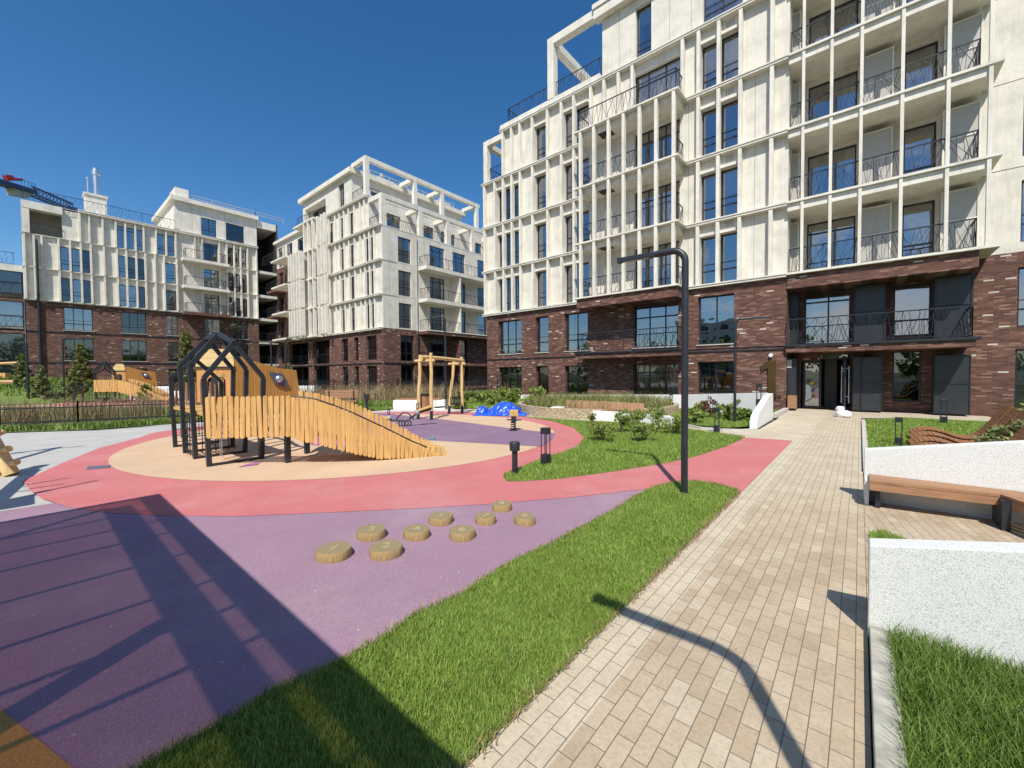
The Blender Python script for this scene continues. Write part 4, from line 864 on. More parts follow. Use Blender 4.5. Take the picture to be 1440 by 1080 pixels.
# flue tower
c = PX(135, 300, XW-2); m = MB(); y_ = c[1]; m.box(XW-3, XW-1.6, y_-.75, y_+.75, ZL[6], 19.3); m.box(XW-3.1, XW-1.5, y_-.85, y_+.85, 19.301, 19.5); ch = m.build('chimney', M['stucco2'], lb.t)
m = MB(); m.lathe((XW-2.3, y_+.1, 19.5), [(.25, 0), (.25, 2.1), (.34, 2.15), (.34, 2.5), (.26, 2.55), (.26, 2.75), (.15, 2.8)], 16); m.lathe((XW-2.0, y_-.5, 19.5), [(.08, 0), (.08, 1.4), (.13, 1.42), (.13, 1.6)], 10); m.build('flue', M['steel'], ch, smooth=True)
# balconies
for i, z in enumerate((ZL[3], ZL[4], ZL[5])):
    m = MB(); fl.box(m, yl(257), yl(321), .003, 1.15, z-.28, z+.02); m.build('balcony_slab', M['brick' if i == 0 else 'stucco2'], lb.t)
    lb.railing([(XW, yl(261)), (XW+1.05, yl(261)), (XW+1.05, yl(316)), (XW, yl(316))], z+.02, .98, 90+i, .16)
    m = MB(); lm_y = yl(275)
    for a in (lm_y, lm_y+.4): m.bar((XW+.5, a, z), (XW+.5, a, z+2.6), .04)
    for j in range(8): m.bar((XW+.5, lm_y, z+.3+j*.3), (XW+.5, lm_y+.4, z+.3+j*.3), .03)
    m.build('ladder', M['screen'], lb.t)
bw = [(90, 131, 3), (171, 206, 3), (235.6, 251, 2), (289, 311, 2), (324.5, 350, 3)]
bo = []; 
for z in (0, ZL[1], ZL[2]): bo += [(yl(a), yl(c), z+.25, z+2.35) for a, c, n in bw]
wall(lb.brick, fl, Y0, Y1, -.05, ZL[3]-.02, bo, -.05, .3)
for i, o in enumerate(bo):
    lb.window(fl, *o, -.25, bw[i % 5][2], .62, curtain=(i % 5 == 4) or random.random() < .3)
    m = MB(); fl.box(m, o[0]-.1, o[1]+.1, -.1, .03, o[2]-.06, o[2]-.005); m.build('window_sill', M['concrete'], lb.t)
for z in (ZL[1], ZL[2]): m = MB(); fl.box(m, Y0, Y1, -.049, .0, z-.02, z+.06); m.build('gutter_profile', M['dark'], lb.t)
m = MB(); y_ = yl(55); m.tube([(XW+.1, y_, .6), (XW+.1, y_, ZL[3]-.1), (XW+.45, y_, ZL[3]+.5), (XW+.45, y_, ZL[5]-.5)], .09, 8); m.build('downpipe', M['dark'], lb.t)
# stairwell bay between the two blocks
for z in (ZL[1], ZL[2], ZL[3], ZL[4], ZL[5]): m = MB(); m.box(XW-5, XW+.1, Y1+.01, yl(391), z-.2, z+.12); m.build('stair_landing', M['stucco2'], lb.t)
m = MB(); m.box(XW-5, XW+.1, Y1+.01, yl(391), 19.5, 20.3); m.build('roof_slab', M['stucco2'], lb.t)
for i, z in enumerate((ZL[1], ZL[2], ZL[3], ZL[4], ZL[5])): lb.railing([(XW, Y1+.1), (XW, yl(390))], z+.12, .95, 97+i, .2)
rm = lb.room
rm.quad((XW-1.4, Y0+2.6, 0), (XW-1.4, Y1, 0), (XW-1.4, Y1, ZL[6]-.05), (XW-1.4, Y0+2.6, ZL[6]-.05)); rm.quad((XW-1.4, yl(252), ZL[6]), (XW-1.4, Y1, ZL[6]), (XW-1.4, Y1, 20.3), (XW-1.4, yl(252), 20.3)); rm.quad((XW-1.4, Y0, 0), (XW-1.4, Y0+2.6, 0), (XW-1.4, Y0+2.6, ZL[5]), (XW-1.4, Y0, ZL[5])); rm.quad((XW-5, Y1, 0), (XW-5, yl(396), 0), (XW-5, yl(396), 20.3), (XW-5, Y1, 20.3)); rm.quad((XW, Y1, 0), (XW-5, Y1, 0), (XW-5, Y1, 20.3), (XW, Y1, 20.3)); rm.quad((XW+.5, yl(391.5), 0), (XW-5, yl(391.5), 0), (XW-5, yl(391.5), 20.3), (XW+.5, yl(391.5), 20.3))
lb.close()

# far-left glazed wing
fw_ = Bld('glazed_wing', 'lower glass-fronted wing with ornate railings at the far left edge', 'building', (-56.5, -6, 0))
fx = F((XW-.5, 0), (0, 1), (1, 0)); ya, yb_ = -16, Y0-.02
for i, (z0, z1) in enumerate(((0, 2.6), (2.85, 5.4), (5.85, 8.2), (8.75, 10.8))):
    for j in range(5):
        a = yb_-3.2*(j+1); fw_.window(fx, a+.05, a+3.15, z0+.1, z1, 0, 2, 1.0 if i else None, door=True, curtain=True)
    m = MB(); fx.box(m, ya, yb_, -.1, .2, z1, z1+.24 if i < 3 else z1+.55); m.build('floor_band', M['stucco2' if i in (3,) else 'brick'], fw_.t)
    if i: fw_.railing([(XW-.2, yb_-.1), (XW-.2, ya)], z0+.1, .95, 120+i, .17)
fw_.room.quad((XW-2, ya, 0), (XW-2, yb_, 0), (XW-2, yb_, 11), (XW-2, ya, 11)); fw_.room.box(XW-2, XW-.6, ya, yb_, 11.36, 11.4)
for i in range(4): fw_.curt.quad((XW-1.6, ya, ZL[i]+.2), (XW-1.6, yb_, ZL[i]+.2), (XW-1.6, yb_, ZL[i]+2.4), (XW-1.6, ya, ZL[i]+2.4))
fw_.close()

# ================================================================== objects
def vec(*a): return Vector([float(x) for x in a])
def text_mesh(name, s, size, depth, m, parent, loc, rotz=0, flat=True):
    cu = bpy.data.curves.new(name, 'FONT'); cu.body = s; cu.size = size; cu.extrude = depth; cu.align_x = 'CENTER'; cu.align_y = 'CENTER'
    t = bpy.data.objects.new(name+'_tmp', cu); col.objects.link(t); dg = bpy.context.evaluated_depsgraph_get(); me = bpy.data.meshes.new_from_object(t.evaluated_get(dg))
    bpy.data.objects.remove(t); me.materials.clear(); me.materials.append(m); me.name = name
    o = bpy.data.objects.new(name, me); col.objects.link(o); o.parent = parent; o.location = loc; o.rotation_euler = (0 if flat else R(90), 0, rotz); return o
# ---- climbing frame with ramp
ph = thing('climbing_house', 'near wooden playhouse climber with four black gabled frames, picket sides and a long ramp', 'playhouse', (-9.6, 2.6, 0))
FR = [(-8.64, 2.0, 2.82, 1.55, 2.19, 1.55), (-9.64, 2.02, 2.84, 1.79, 2.42, 1.72), (-10.54, 2.04, 2.86, 1.80, 2.38, 1.72), (-11.59, 2.07, 2.9, 1.56, 1.95, 1.45)]
for x, ya_, yb2, sh, ap, sh2 in FR:
    m = MB(); w = .074; yc = (ya_+yb2)/2; lean = -.03
    pts = [(x, ya_, .0), (x, ya_-.05, sh), (x, yc, ap), (x, yb2+.06, sh2), (x, yb2, .0)]
    for a, b in zip(pts, pts[1:]): m.bar(a, b, w, w, (1, 0, 0))
    m.bar((x, ya_, .03), (x, yb2, .03), .05, .05)
    m.build('gable_frame', M['dark'], ph)
for a, b in zip(FR, FR[1:]):
    m = MB(); m.bar((a[0], (a[1]+a[2])/2, a[4]), (b[0], (b[1]+b[2])/2, b[4]), .07, .07); m.build('ridge_beam', M['dark'], ph)
for px_, py_ in ((-8.72, 2.84), (-7.89, 3.0), (-8.5, 3.6)): m = MB(); m.bar((px_, py_, 0), (px_, py_, .95), .085, .085); m.build('ramp_post', M['dark'], ph)
m = MB()
for i in range(10): m.box(-11.6+.0, -8.7, 2.05+i*.08, 2.05+i*.08+.072, .86, .92)
m.build('deck', M['picket'], ph)
def pickets(name, path, top, bot, pitch=.079, w=.068, t=.022, seed=1):
    mb = MB(); rnd = random.Random(seed); L = 0; acc = []
    for a, b in zip(path, path[1:]): acc.append((L, Vector(a), Vector(b))); L += (Vector(b)-Vector(a)).length
    n = int(L/pitch)
    for i in range(n):
        s = (i+.5)*pitch
        for q, a, b in acc:
            if q <= s <= q+(b-a).length: break
        d = (b-a).normalized(); p = a+d*(s-q); nn = Vector((d.y, -d.x)); tz = top(s/L)+rnd.uniform(-.01, .01); bz = bot(s/L)+rnd.uniform(-.01, .01)
        if tz-bz < .06: continue
        tilt = rnd.uniform(-.012, .012); r = w/2*rnd.uniform(.94, 1.04); prof = []
        for k in range(7): an = math.pi*k/6; prof.append((math.cos(an)*r+tilt, tz-r+math.sin(an)*r))
        for k in range(7): an = math.pi+math.pi*k/6; prof.append((math.cos(an)*r-tilt, bz+r+math.sin(an)*r))
        mb.prism([(p.x+d.x*u, p.y+d.y*u, z) for u, z in prof], (nn.x*t, nn.y*t, 0))
    return mb.build(name, M['picket'], ph)
def interp(xs, ys): return lambda t: float(np.interp(t, xs, ys))
top = interp([0, .39, .48, .6, .74, .88, .98, 1], [1.25, 1.25, 1.19, .96, .64, .3, .1, .04]); bot = interp([0, .39, .48, .6, .74, .88, 1], [.53, .50, .36, .19, .02, .0, .0])
sidep = [(-7.52, 2.93), (-7.22, 3.29), (-6.19, 5.14)]
pickets('picket_side', [(-8.56, 1.95), (-7.50, 2.93)], lambda t: 1.24, lambda t: .515, .096, .076, .022, 3)
top = interp([0, .15, .35, .57, .80, .97, 1], [1.23, 1.17, .95, .64, .3, .09, .04]); bot = interp([0, .15, .35, .57, .8, 1], [.50, .38, .20, .03, .0, .0])
pickets('picket_side', sidep, top, bot, .073, .067)
ox, oy = -.62, .48
backp = [(-8.66+ox*.3, 2.88+oy+.4), (-7.86+ox, 2.99+oy), (-7.5+ox, 3.42+oy), (-6.19+ox, 5.14+oy)]
top2 = interp([0, .2, .3, .5, .68, .85, .98, 1], [1.28, 1.27, 1.2, .98, .66, .32, .1, .04]); bot2 = interp([0, .2, .3, .5, .68, 1], [.5, .45, .36, .19, .02, 0])
pickets('picket_side', backp, top2, bot2, seed=5)
def ramp_pts(pp, tf, dz):
    out = []; L = sum((Vector(b)-Vector(a)).length for a, b in zip(pp, pp[1:])); s = 0
    for a, b in zip(pp, pp[1:]):
        a = Vector(a); b = Vector(b); n = 8
        for i in range(n+1): out.append((*(a.lerp(b, i/n)), tf((s+(b-a).length*i/n)/L)+dz))
        s += (b-a).length
    return out
rp = [p for p in ramp_pts(sidep, top, -.03) if p[2] > .02]
m = MB(); m.tube([(x-.04, y+.035, z+.035) for x, y, z in rp], .014, 8); m.build('rope_rail', M['dark'], ph, smooth=True); 
m = MB(); n = 26; A0 = Vector((-7.62, 2.93)); A1 = Vector((-6.1, 5.24)); Bv = Vector((ox, oy))*1.15
for i in range(n):
    t0, t1 = i/n, (i+.86)/n; z0 = .62*(1-t0)**1.15; z1 = .62*(1-t1)**1.15
    a = A0.lerp(A1, t0); b = A0.lerp(A1, t1); m.prism([(a.x, a.y, z0), (b.x, b.y, z1), (b.x+Bv.x, b.y+Bv.y, z1), (a.x+Bv.x, a.y+Bv.y, z0)], (0, 0, .03))
m.build('ramp_planks', M['picket'], ph)
m = MB()
for i in range(7): y = 2.1+i*.11; m.bar((-11.66, y-.02, .2), (-11.66, y-.02, .86), .014); m.bar((-10.0, y, .05), (-10.0, y, .9), .014)
for i in range(6): z = .12+i*.14; m.bar((-11.66, 2.1, z), (-11.66, 2.8, z), .014); m.bar((-10.6, 2.04, z), (-9.66, 2.0, z), .02); m.bar((-10.0, 2.1, z), (-10.0, 2.8, z), .014)
for i in range(5): m.bar((-10.45+i*.18, 2.03, .02), (-10.45+i*.18, 2.03, .86), .016)
m.build('climbing_net', M['net'], ph)
m = MB()
for i in range(9): m.bar((-11.63, 2.12+i*.09, .95), (-11.63, 2.12+i*.09, 1.45), .03)
m.build('slat_guard', M['slat2'], ph)
m = MB()
for x in (-9.18, -9.06): m.tube([(x, 2.3, .65), (x, 2.3, .08)], .008, 6)
for i in range(9): m.bar((-9.18, 2.3, .1+i*.06), (-9.06, 2.3, .1+i*.06), .01)
m.build('chain', M['steel'], ph)
# hut behind the frames
hc0 = Vector((-12.4, 3.47)); hd = Vector((-.763, -.647)); hn = Vector((.647, -.763))
def HP(s, z, o=0): p = hc0+hd*s+hn*o; return (p.x, p.y, z)
m = MB(); poly = [(0, 1.95), (.02, 2.09), (.13, 2.29), (.62, 2.29), (.80, 2.1), (1.0, 1.88), (1.0, 1.82), (0, 1.82)]
zs = [1.82+.052*i for i in range(10)]
def span(z):
    xs_l = np.interp(z, [1.82, 1.95, 2.09, 2.29, 2.35], [0, 0, .02, .13, .14]); xs_r = np.interp(z, [1.82, 1.88, 2.1, 2.29, 2.35], [1.0, 1.0, .8, .62, .6]); return xs_l, xs_r
for a, b in zip(zs, zs[1:]):
    b2 = b-.004; l0, r0 = span(a); l1, r1 = span(b2); m.prism([HP(l0, a, .03), HP(r0, a, .03), HP(r1, b2, .03), HP(l1, b2, .03)], (-hn.x*.03, -hn.y*.03, 0))
m.build('roof', wood_mat('pale_board', (.74, .55, .25), (2, 2, 30), .15), ph)
m = MB(); ar = [(.25, .9), (.25, 1.45)]+[(.49-.24*math.cos(math.pi*k/8), 1.45+.14*math.sin(math.pi*k/8)) for k in range(1, 8)]+[(.73, 1.45), (.73, .9)]
front = [(0, .9), (0, 1.8), (1.0, 1.8), (1.0, .9)]+ar[::-1]
m.prism([HP(s, z) for s, z in front], (-hn.x*.03, -hn.y*.03, 0)); m.build('hut_wall', wood_mat('orange_board', (.60, .30, .10), (30, 30, 2)), ph)
m = MB(); m.prism([HP(-.02, 1.8, .05), HP(1.02, 1.8, .05), HP(1.02, 1.83, .05), HP(-.02, 1.83, .05)], (-hn.x*.06, -hn.y*.06, 0)); m.prism([HP(0, .9, -.5), HP(1, .9, -.5), HP(1, 1.8, -.5), HP(0, 1.8, -.5)], (-hn.x*.02, -hn.y*.02, 0)); m.build('dark_trim', M['dark'], ph)
m = MB(); ys = np.arange(3.47, 4.98, .085)
for y in ys:
    def tp(v): return float(np.interp(v, [3.47, 3.6, 3.9, 4.5, 4.95], [2.05, 2.11, 1.98, 1.80, 1.74]))
    bt = .7; y2 = min(y+.08, 5.0)
    if y > 4.86: m.prism([(-12.4, y, bt), (-12.4, y2+.12, bt), (-12.4, y2, tp(y2)), (-12.4, y, tp(y))], (-.03, 0, 0))
    else: m.prism([(-12.4, y, bt), (-12.4, y2, bt), (-12.4, y2, tp(y2)), (-12.4, y, tp(y))], (-.03, 0, 0))
sp_ = m.build('side_panel', wood_mat('shaded_side_board', (.50, .245, .055), (30, 30, 2.0), .25), ph)  # weak grazing light on this side put into a darker board colour
def blob(c, r, n=40):
    out = []
    for i in range(n):
        a = 2*math.pi*i/n; k = 1+.85*abs(math.cos(a-R(142)))**16
        out.append((c[0]+.03, c[1]+math.cos(a)*r*k, c[2]+math.sin(a)*r*k))
    return out
cm = PX(392, 533, -12.37)
m = MB(); m.prism(blob(cm, .165), (-.02, 0, 0)); bp_ = m.build('bubble_frame', M['grey'], sp_)
m = MB(); m.v = []; n = 20
rings = [(.105*math.cos(t), .07*math.sin(t)) for t in (0, .4, .8, 1.2, 1.5)]
for r_, x_ in rings:
    for i in range(n): a = 2*math.pi*i/n; m.v.append((cm[0]+.035+x_, cm[1]+r_*math.cos(a), cm[2]+r_*math.sin(a)))
m.f = [(i*n+k, i*n+(k+1) % n, (i+1)*n+(k+1) % n, (i+1)*n+k) for i in range(4) for k in range(n)]; m.build('bubble_mirror', M['steel'], bp_, smooth=True) if False else m.build('bubble_mirror', M['steel'], sp_, smooth=True)
m = MB()
for i in range(4): m.box(-12.0+i*.09, -11.93+i*.09, 3.0, 3.03, .9, 1.55)
m.box(-12.05, -11.6, 2.98, 3.05, 1.56, 1.63); m.build('slat_guard', M['picket'], ph)
# far copy of the climber in the second playground
far = copy_tree(ph, (-35.5, 3.2, .15), R(-4), 'second wooden playhouse climber with picket ramp, beyond the black fence at the left', scale=1.0)

# ---- swing frame of peeled logs
sw = thing('swing_frame', 'peeled log swing frame with a flat swing and a cradle swing, near the tarpaulin', 'swing', (-12, 10, 0))
L1 = [(-11.83, 8.82, .0, -11.76, 8.9, 2.27), (-11.29, 8.98, .0, -11.27, 8.98, 2.33), (-12.08, 11.15, .0, -12.1, 11.16, 2.27), (-12.65, 10.95, 0, -12.45, 11.1, 2.22)]
for a in L1:
    p, q = Vector(a[:3]), Vector(a[3:]); m = MB(); k = p.lerp(q, .14); pts = [k.lerp(q, i/6)+Vector((.008*math.sin(i*2.1), .008*math.cos(i*1.7), 0)) for i in range(7)]; pts[-1] = q
    m.tube(pts, [.062, .066, .063, .064, .06, .062, .056], 14); post = m.build('log_post', M['log'], sw, smooth=True)
    m = MB(); m.tube([p, p.lerp(q, .15)], .055, 12); m.build('steel_foot', M['dark'], post)
m = MB(); m.tube([(-11.5, 8.75, 2.18), (-11.75, 9.9, 2.17), (-12.15, 11.3, 2.12)], [.07, .066, .068], 14); m.build('crossbeam', M['log'], sw, smooth=True)
m = MB(); m.tube([(-11.95, 8.82, 2.06), (-11.15, 9.03, 2.06)], .05, 12); m.build('brace_log', M['log'], sw, smooth=True)
m = MB(); m.tube([(-12.7, 11.02, 2.0), (-11.95, 11.22, 2.0)], .05, 12); m.build('brace_log', M['log'], sw, smooth=True)
def swing(y, zs_, cradle):
    x = -11.5-(y-8.75)*.26
    m = MB()
    for s_ in (-.16, .16): m.tube([(x+s_*.25, y+s_, 2.12), (x+s_*.25, y+s_, zs_+.02)], .007, 6)
    c = m.build('chain', M['rail'], sw); m = MB()
    if not cradle: m.box(x-.1, x+.1, y-.2, y+.2, zs_-.02, zs_+.02)
    else:
        for zz in (zs_, zs_+.26): 
            m.bar((x-.12, y-.15, zz), (x+.12, y-.15, zz), .035); m.bar((x-.12, y+.15, zz), (x+.12, y+.15, zz), .035); m.bar((x-.12, y-.15, zz), (x-.12, y+.15, zz), .035); m.bar((x+.12, y-.15, zz), (x+.12, y+.15, zz), .035)
        for i in range(5):
            for s_ in (-.12, .12): m.bar((x+s_, y-.15+.075*i, zs_), (x+s_, y-.15+.075*i, zs_+.26), .022)
    m.build('swing_seat', M['rail'], sw)
swing(9.75, .38, False); swing(10.75, .42, True)
# ---- seesaw
ss = thing('seesaw', 'spring seesaw with a honey-wood seat raised at its right end and grey ball feet', 'seesaw', (-11.0, 7.2, 0))
def Q(px, py, dep):          # point at forward distance dep along the view of the photograph
    return C0+ray(px, py)*dep
D1 = float(((G(570, 600)-C0)@fw)); D2 = float(((G(588, 594)-C0)@fw))
Dm = lambda px: D1+(px-570)*.004
m = MB(); path = [Q(548, 591, Dm(548)), Q(566, 591.5, Dm(566)), Q(573, 591, Dm(573)), Q(581, 585, Dm(581)), Q(590, 580, Dm(590)), Q(607, 574.5, Dm(607))]; m.tube(path, .032, 10); m.build('beam', M['dark'], ss, smooth=True)
m = MB(); m.tube([Q(557+i*2.1, 590-10*math.sin(math.pi*i/12), Dm(560)) for i in range(13)], .02, 8); m.build('bow_handle', M['dark'], ss, smooth=True)
m = MB()
for k in (-4, 0, 4):
    c = Q(569.5+k, 597, Dm(570)); c[2] = .11
    m.tube([c+np.array([ri[0]*.1*math.cos(t), ri[1]*.1*math.cos(t), .1*math.sin(t)]) for t in np.linspace(0, 2*math.pi, 21)], .018, 8)
m.build('spring', M['dark'], ss, smooth=True)
for (a, b, n_) in (((588, 577.5), (607, 571), 0), ((536, 586), (548, 588.5), 1)):
    p, q = Vector(Q(*a, Dm(a[0]))), Vector(Q(*b, Dm(b[0]))); m = MB(); m.bar(p, q, .2, .07); m.build('seat', M['picket'], ss, bevel=.02)
for px, py in ((547, 588), (587, 580)):
    c = Vector(Q(px, py, Dm(px))); m = MB(); m.lathe(tuple(c), [(.01, -.09), (.06, -.075), (.09, -.03), (.09, .03), (.06, .075), (.01, .09)], 14); m.build('end_ball', simple('grey_ball', (.3, .3, .31), .5), ss, smooth=True)
    m = MB(); m.tube([c+Vector((0, 0, .05)), c+Vector((-.07, 0, .16)), c+Vector((-.02, 0, .28)), c+Vector((.05, .0, .3)), c+Vector((.04, 0, .16)), c+Vector((0, 0, .05))], .014, 8); m.build('handle', M['dark'], ss, smooth=True)
# ---- cube spring rider
sr = thing('spring_rider', 'wooden cube spring rider on the violet band', 'spring rider', (-7.33, 8.68, 0))
m = MB(); m.tube([(-7.33+.07*math.cos(t), 8.68+.07*math.sin(t), .04+t*.0085) for t in np.linspace(0, 26, 90)], .014, 8); m.build('spring', M['dark'], sr, smooth=True)
m = MB(); m.lathe((-7.33, 8.68, .018), [(.13, 0), (.13, .015), (.1, .02)], 20); m.build('base_plate', M['dark'], sr)
m = MB(); m.bar((-7.41, 8.62, .50), (-7.22, 8.77, .50), .2, .17); m.build('seat_block', M['picket'], sr, bevel=.012)
m = MB(); m.bar((-7.36, 8.63, .33), (-7.25, 8.72, .33), .16, .15); m.tube([(-7.5, 8.6, .31), (-7.12, 8.78, .31)], .018, 8); m.tube([(-7.22, 8.76, .5), (-7.16, 8.8, .62), (-7.18, 8.78, .7), (-7.26, 8.74, .68)], .012, 8); m.build('handle', M['dark'], sr)
# ---- blue tarpaulin heap
tp = MB(); nx, ny = 56, 34; cx_, cy_ = -10.55, 11.75; ax = Vector((.86, .5)); ay = Vector((-.5, .86))
from mathutils import noise as mn
for j in range(ny):
    for i in range(nx):
        u = i/(nx-1)*2-1; v = j/(ny-1)*2-1
        e = max(0, 1-(u*u*.95+v*v)); h = .40*max(0, 1-((u-.18)/.66)**2-(v/.75)**2)**.7*1.0 if ((u-.18)/.62)**2+(v/.75)**2 < 1 else 0
        h += .26*max(0, 1-((u+.72)/.24)**2-(v/.6)**2)**.5 if ((u+.72)/.24)**2+(v/.6)**2 < 1 else 0
        q = Vector((u*3.2, v*3.2, .5)); rg = 1-abs(mn.noise(q*1.1+Vector((2, 7, 0))))*1.6; h += .07*max(0, rg)**2*(1-abs(v)*.6)+.045*max(0, 1-abs(mn.noise(q*2.6))*2.2)**2+.025*abs(mn.noise(q*5))
        ed = min(1, (1-max(abs(u), abs(v)))*9); h = h*ed+.012
        w_ = 1+.07*mn.noise(Vector((u*2, v*2, 3)))
        p = Vector((cx_, cy_))+ax*(u*1.02*w_)+ay*(v*.55*w_); tp.v.append((p.x+.05*mn.noise(q*2.2), p.y+.06*mn.noise(q*2.2+Vector((9, 1, 2))), h+.01))
tp.f = [(j*nx+i, j*nx+i+1, (j+1)*nx+i+1, (j+1)*nx+i) for j in range(ny-1) for i in range(nx-1)]
o = tp.build('tarpaulin', M['tarp'], smooth=False); tag(o, 'crumpled bright blue tarpaulin draped over a low heap by the round planter', 'tarpaulin')
# ---- hopscotch stumps
stp = [((470, 783), .30, '1', 'at the left end of the trail'), ((543, 780), .29, '2', 'nearest the viewer, right of the first one'), ((523, 755), .285, '3', 'third from the left, just behind the front pair'), ((586, 755), .27, '4', 'in the middle of the trail, beside the largest split side'), ((620, 735), .27, '5', 'set back towards the coral edge in mid trail'), ((650, 756), .26, '6', 'front one right of the middle'), ((683, 735), .235, '7', 'smallest, between the front right and the right end'), ((706, 717), .235, '8', 'farthest back, touching the coral edge'), ((738, 736), .24, '9', 'at the right end of the trail')]
for (pp, dia, dg_, wh) in stp:
    px, py = pp; g = G(px, py); t = thing('log_stump', f'low round wood stump {wh}', 'stump', (g[0], g[1], .004), 'wooden step stumps on the purple rubber')
    m = MB(); n = 36; r0 = dia/2*.98; hgt = .078; vs = []; rr = random.Random(int(dg_)); ph_ = rr.uniform(0, 6); el = rr.uniform(.93, 1.0)
    wob = [1+.02*math.sin(3*2*math.pi*i/n+ph_)+.012*math.sin(7*2*math.pi*i/n+ph_*2)+rr.uniform(-.006, .006) for i in range(n)]
    prof = [(.985, 0), (1.0, .01), (1.0, hgt-.012), (.97, hgt), (.5, hgt+.001), (.02, hgt+.001)]
    for q, z in prof:
        for i in range(n): a = 2*math.pi*i/n; vs.append((g[0]+r0*q*wob[i]*math.cos(a), g[1]+r0*q*wob[i]*el*math.sin(a), .004+z))
    m.add(vs, [(k*n+i, k*n+(i+1) % n, (k+1)*n+(i+1) % n, (k+1)*n+i) for k in range(len(prof)-1) for i in range(n)])
    m.build('block', M['stump'], t, smooth=True)
    text_mesh('carved_number', dg_, dia*.55, .0008, M['stumpcut'], t, (0, 0, hgt+.0025), R(40+15*math.sin(px)))
# ---- lamp posts
def lamp_post(x, y, h, arm, dirv, label, r=.043, base_z=0, grp='slim black lamp posts with a bent arm'):
    t = thing('street_lamp', label, 'lamp post', (x, y, base_z), grp); d = Vector((*dirv, 0)).normalized(); b = Vector((x, y, base_z)); R0 = .16
    pts = [b, b+Vector((0, 0, h-R0))]+[b+Vector((0, 0, h-R0))+d*(R0*(1-math.cos(a)))+Vector((0, 0, R0*math.sin(a))) for a in np.linspace(.2, math.pi/2, 8)]+[b+Vector((0, 0, h))+d*(arm*.45)]
    m = MB(); m.tube(pts, r, 18); pole = m.build('pole', M['dark'], t, smooth=True)
    m = MB(); q = b+Vector((0, 0, h))+d*(arm*.45); e = b+Vector((0, 0, h))+d*arm; m.bar(q, e, r*1.75, r*1.5); m.bar(e-d*.002, e+d*.05, r*1.95, r*1.8); hd_ = m.build('lamp_head', M['dark'], t, bevel=.006)
    m = MB(); m.bar(q+d*.08-Vector((0, 0, r*.78)), e-d*.03-Vector((0, 0, r*.78)), r*1.2, .008); m.build('light_strip', M['screen'], hd_)
    m = MB(); m.box(x-r*.5, x+r*.5, y-r-.004, y-r+.01, base_z+.35, base_z+.62); m.build('access_hatch', M['rail'], pole); return t
lamp_post(-1.735, 5.52, 3.19, .86, (-1, -.06), 'tall black lamp post nearest the camera, standing in the tip of the lawn strip')
lamp_post(-2.92, 14.03, 3.22, .9, (.99, .35), 'black lamp post with its arm to the right, in the shrub bed before the entrance', .04)
lamp_post(-14.4, 12.29, 4.2, .65, (-.8, -.5), 'thin black lamp post rising just behind the log swing frame', .045)
lamp_post(-37.3, -.05, 3.6, .4, (-.3, -1), 'dark post at the far left, right of the far log frame', .06)
g = G(382.6, 560); lamp_post(g[0], g[1], 3.9, 1.3, (-.76, -.65), 'lamp post against the black stairwell between the two far blocks', .05)
g = G(91, 566); lamp_post(g[0], g[1], 3.9, 1.2, (.76, .65), 'thin pole before the left block, beside the small tree', .045)
lamp_post(.75, .46, 3.17, .86, (-1, 0), 'lamp post behind the camera, in the right-hand grass bed', .045)
g = G(403, 566); lamp_post(g[0], g[1], 3.7, .3, (0, 1), 'slender pole beyond the fence left of the middle block', .045)
# ---- bollards
def bollard_b(x, y, h, label, bz=0, cls='B'):
    t = thing('bollard_light', label, 'bollard light', (x, y, bz), 'low black bollard lights'); w = .065*(h/.65)
    m = MB(); m.box(x-w, x+w, y-w, y+w, bz, bz+h*.31); m.build('base', M['dark'], t, bevel=.006)
    m = MB(); m.box(x-w, x+w, y-w, y+w, bz+h*.84, bz+h); m.build('head', M['dark'], t, bevel=.006)
    m = MB()
    for a, b in ((-1, -1), (1, -1), (1, 1), (-1, 1)): m.bar((x+a*w*.8, y+b*w*.8, bz+h*.3), (x+a*w*.8, y+b*w*.8, bz+h*.85), .012)
    m.build('rod', M['rail'], t)
bollard_b(-4.12, 5.74, .66, 'open-rod bollard light on the lawn island, beside the solid bollard')
bollard_b(-2.84, 11.63, .66, 'open-rod bollard light on the far tip of the lawn island')
bollard_b(.64, 11.84, .62, 'open-rod bollard light at the end of the wave loungers')
p = PY(1067, 571, 15.5); bollard_b(p[0], 15.5, .74, 'open-rod bollard light in front of the white ramp wall', p[2])
p = PY(1327, 590, 17.5); bollard_b(p[0], 17.5, .75, 'open-rod bollard light by the dark cladding right of the entrance', 0)
p = G(750, 561); bollard_b(p[0], p[1], .62, 'open-rod bollard light behind the round planter, at its left')
p = PY(944, 572, 16.8); bollard_b(p[0], 16.8, .55, 'open-rod bollard light at the right rim of the round planter', p[2])
t = thing('bollard_light', 'solid black round bollard with a wider cap at the tip of the lawn island', 'bollard light', (-4.12, 4.91, 0))
m = MB(); m.lathe((-4.12, 4.91, 0), [(.045, 0), (.045, .40)], 20); m.build('post', M['dark'], t, smooth=True); m = MB(); m.lathe((-4.12, 4.91, .38), [(.05, 0), (.08, .01), (.083, .13), (.075, .145), (.01, .147)], 24); m.build('cap', M['dark'], t, smooth=True)
p = G(516, 579); t = thing('bollard_light', 'black round bollard on the pale path behind the ramp', 'bollard light', (p[0], p[1], 0)); m = MB(); m.lathe((p[0], p[1], 0), [(.07, 0), (.07, .5), (.1, .52), (.1, .75)], 14); m.build('post', M['dark'], t)

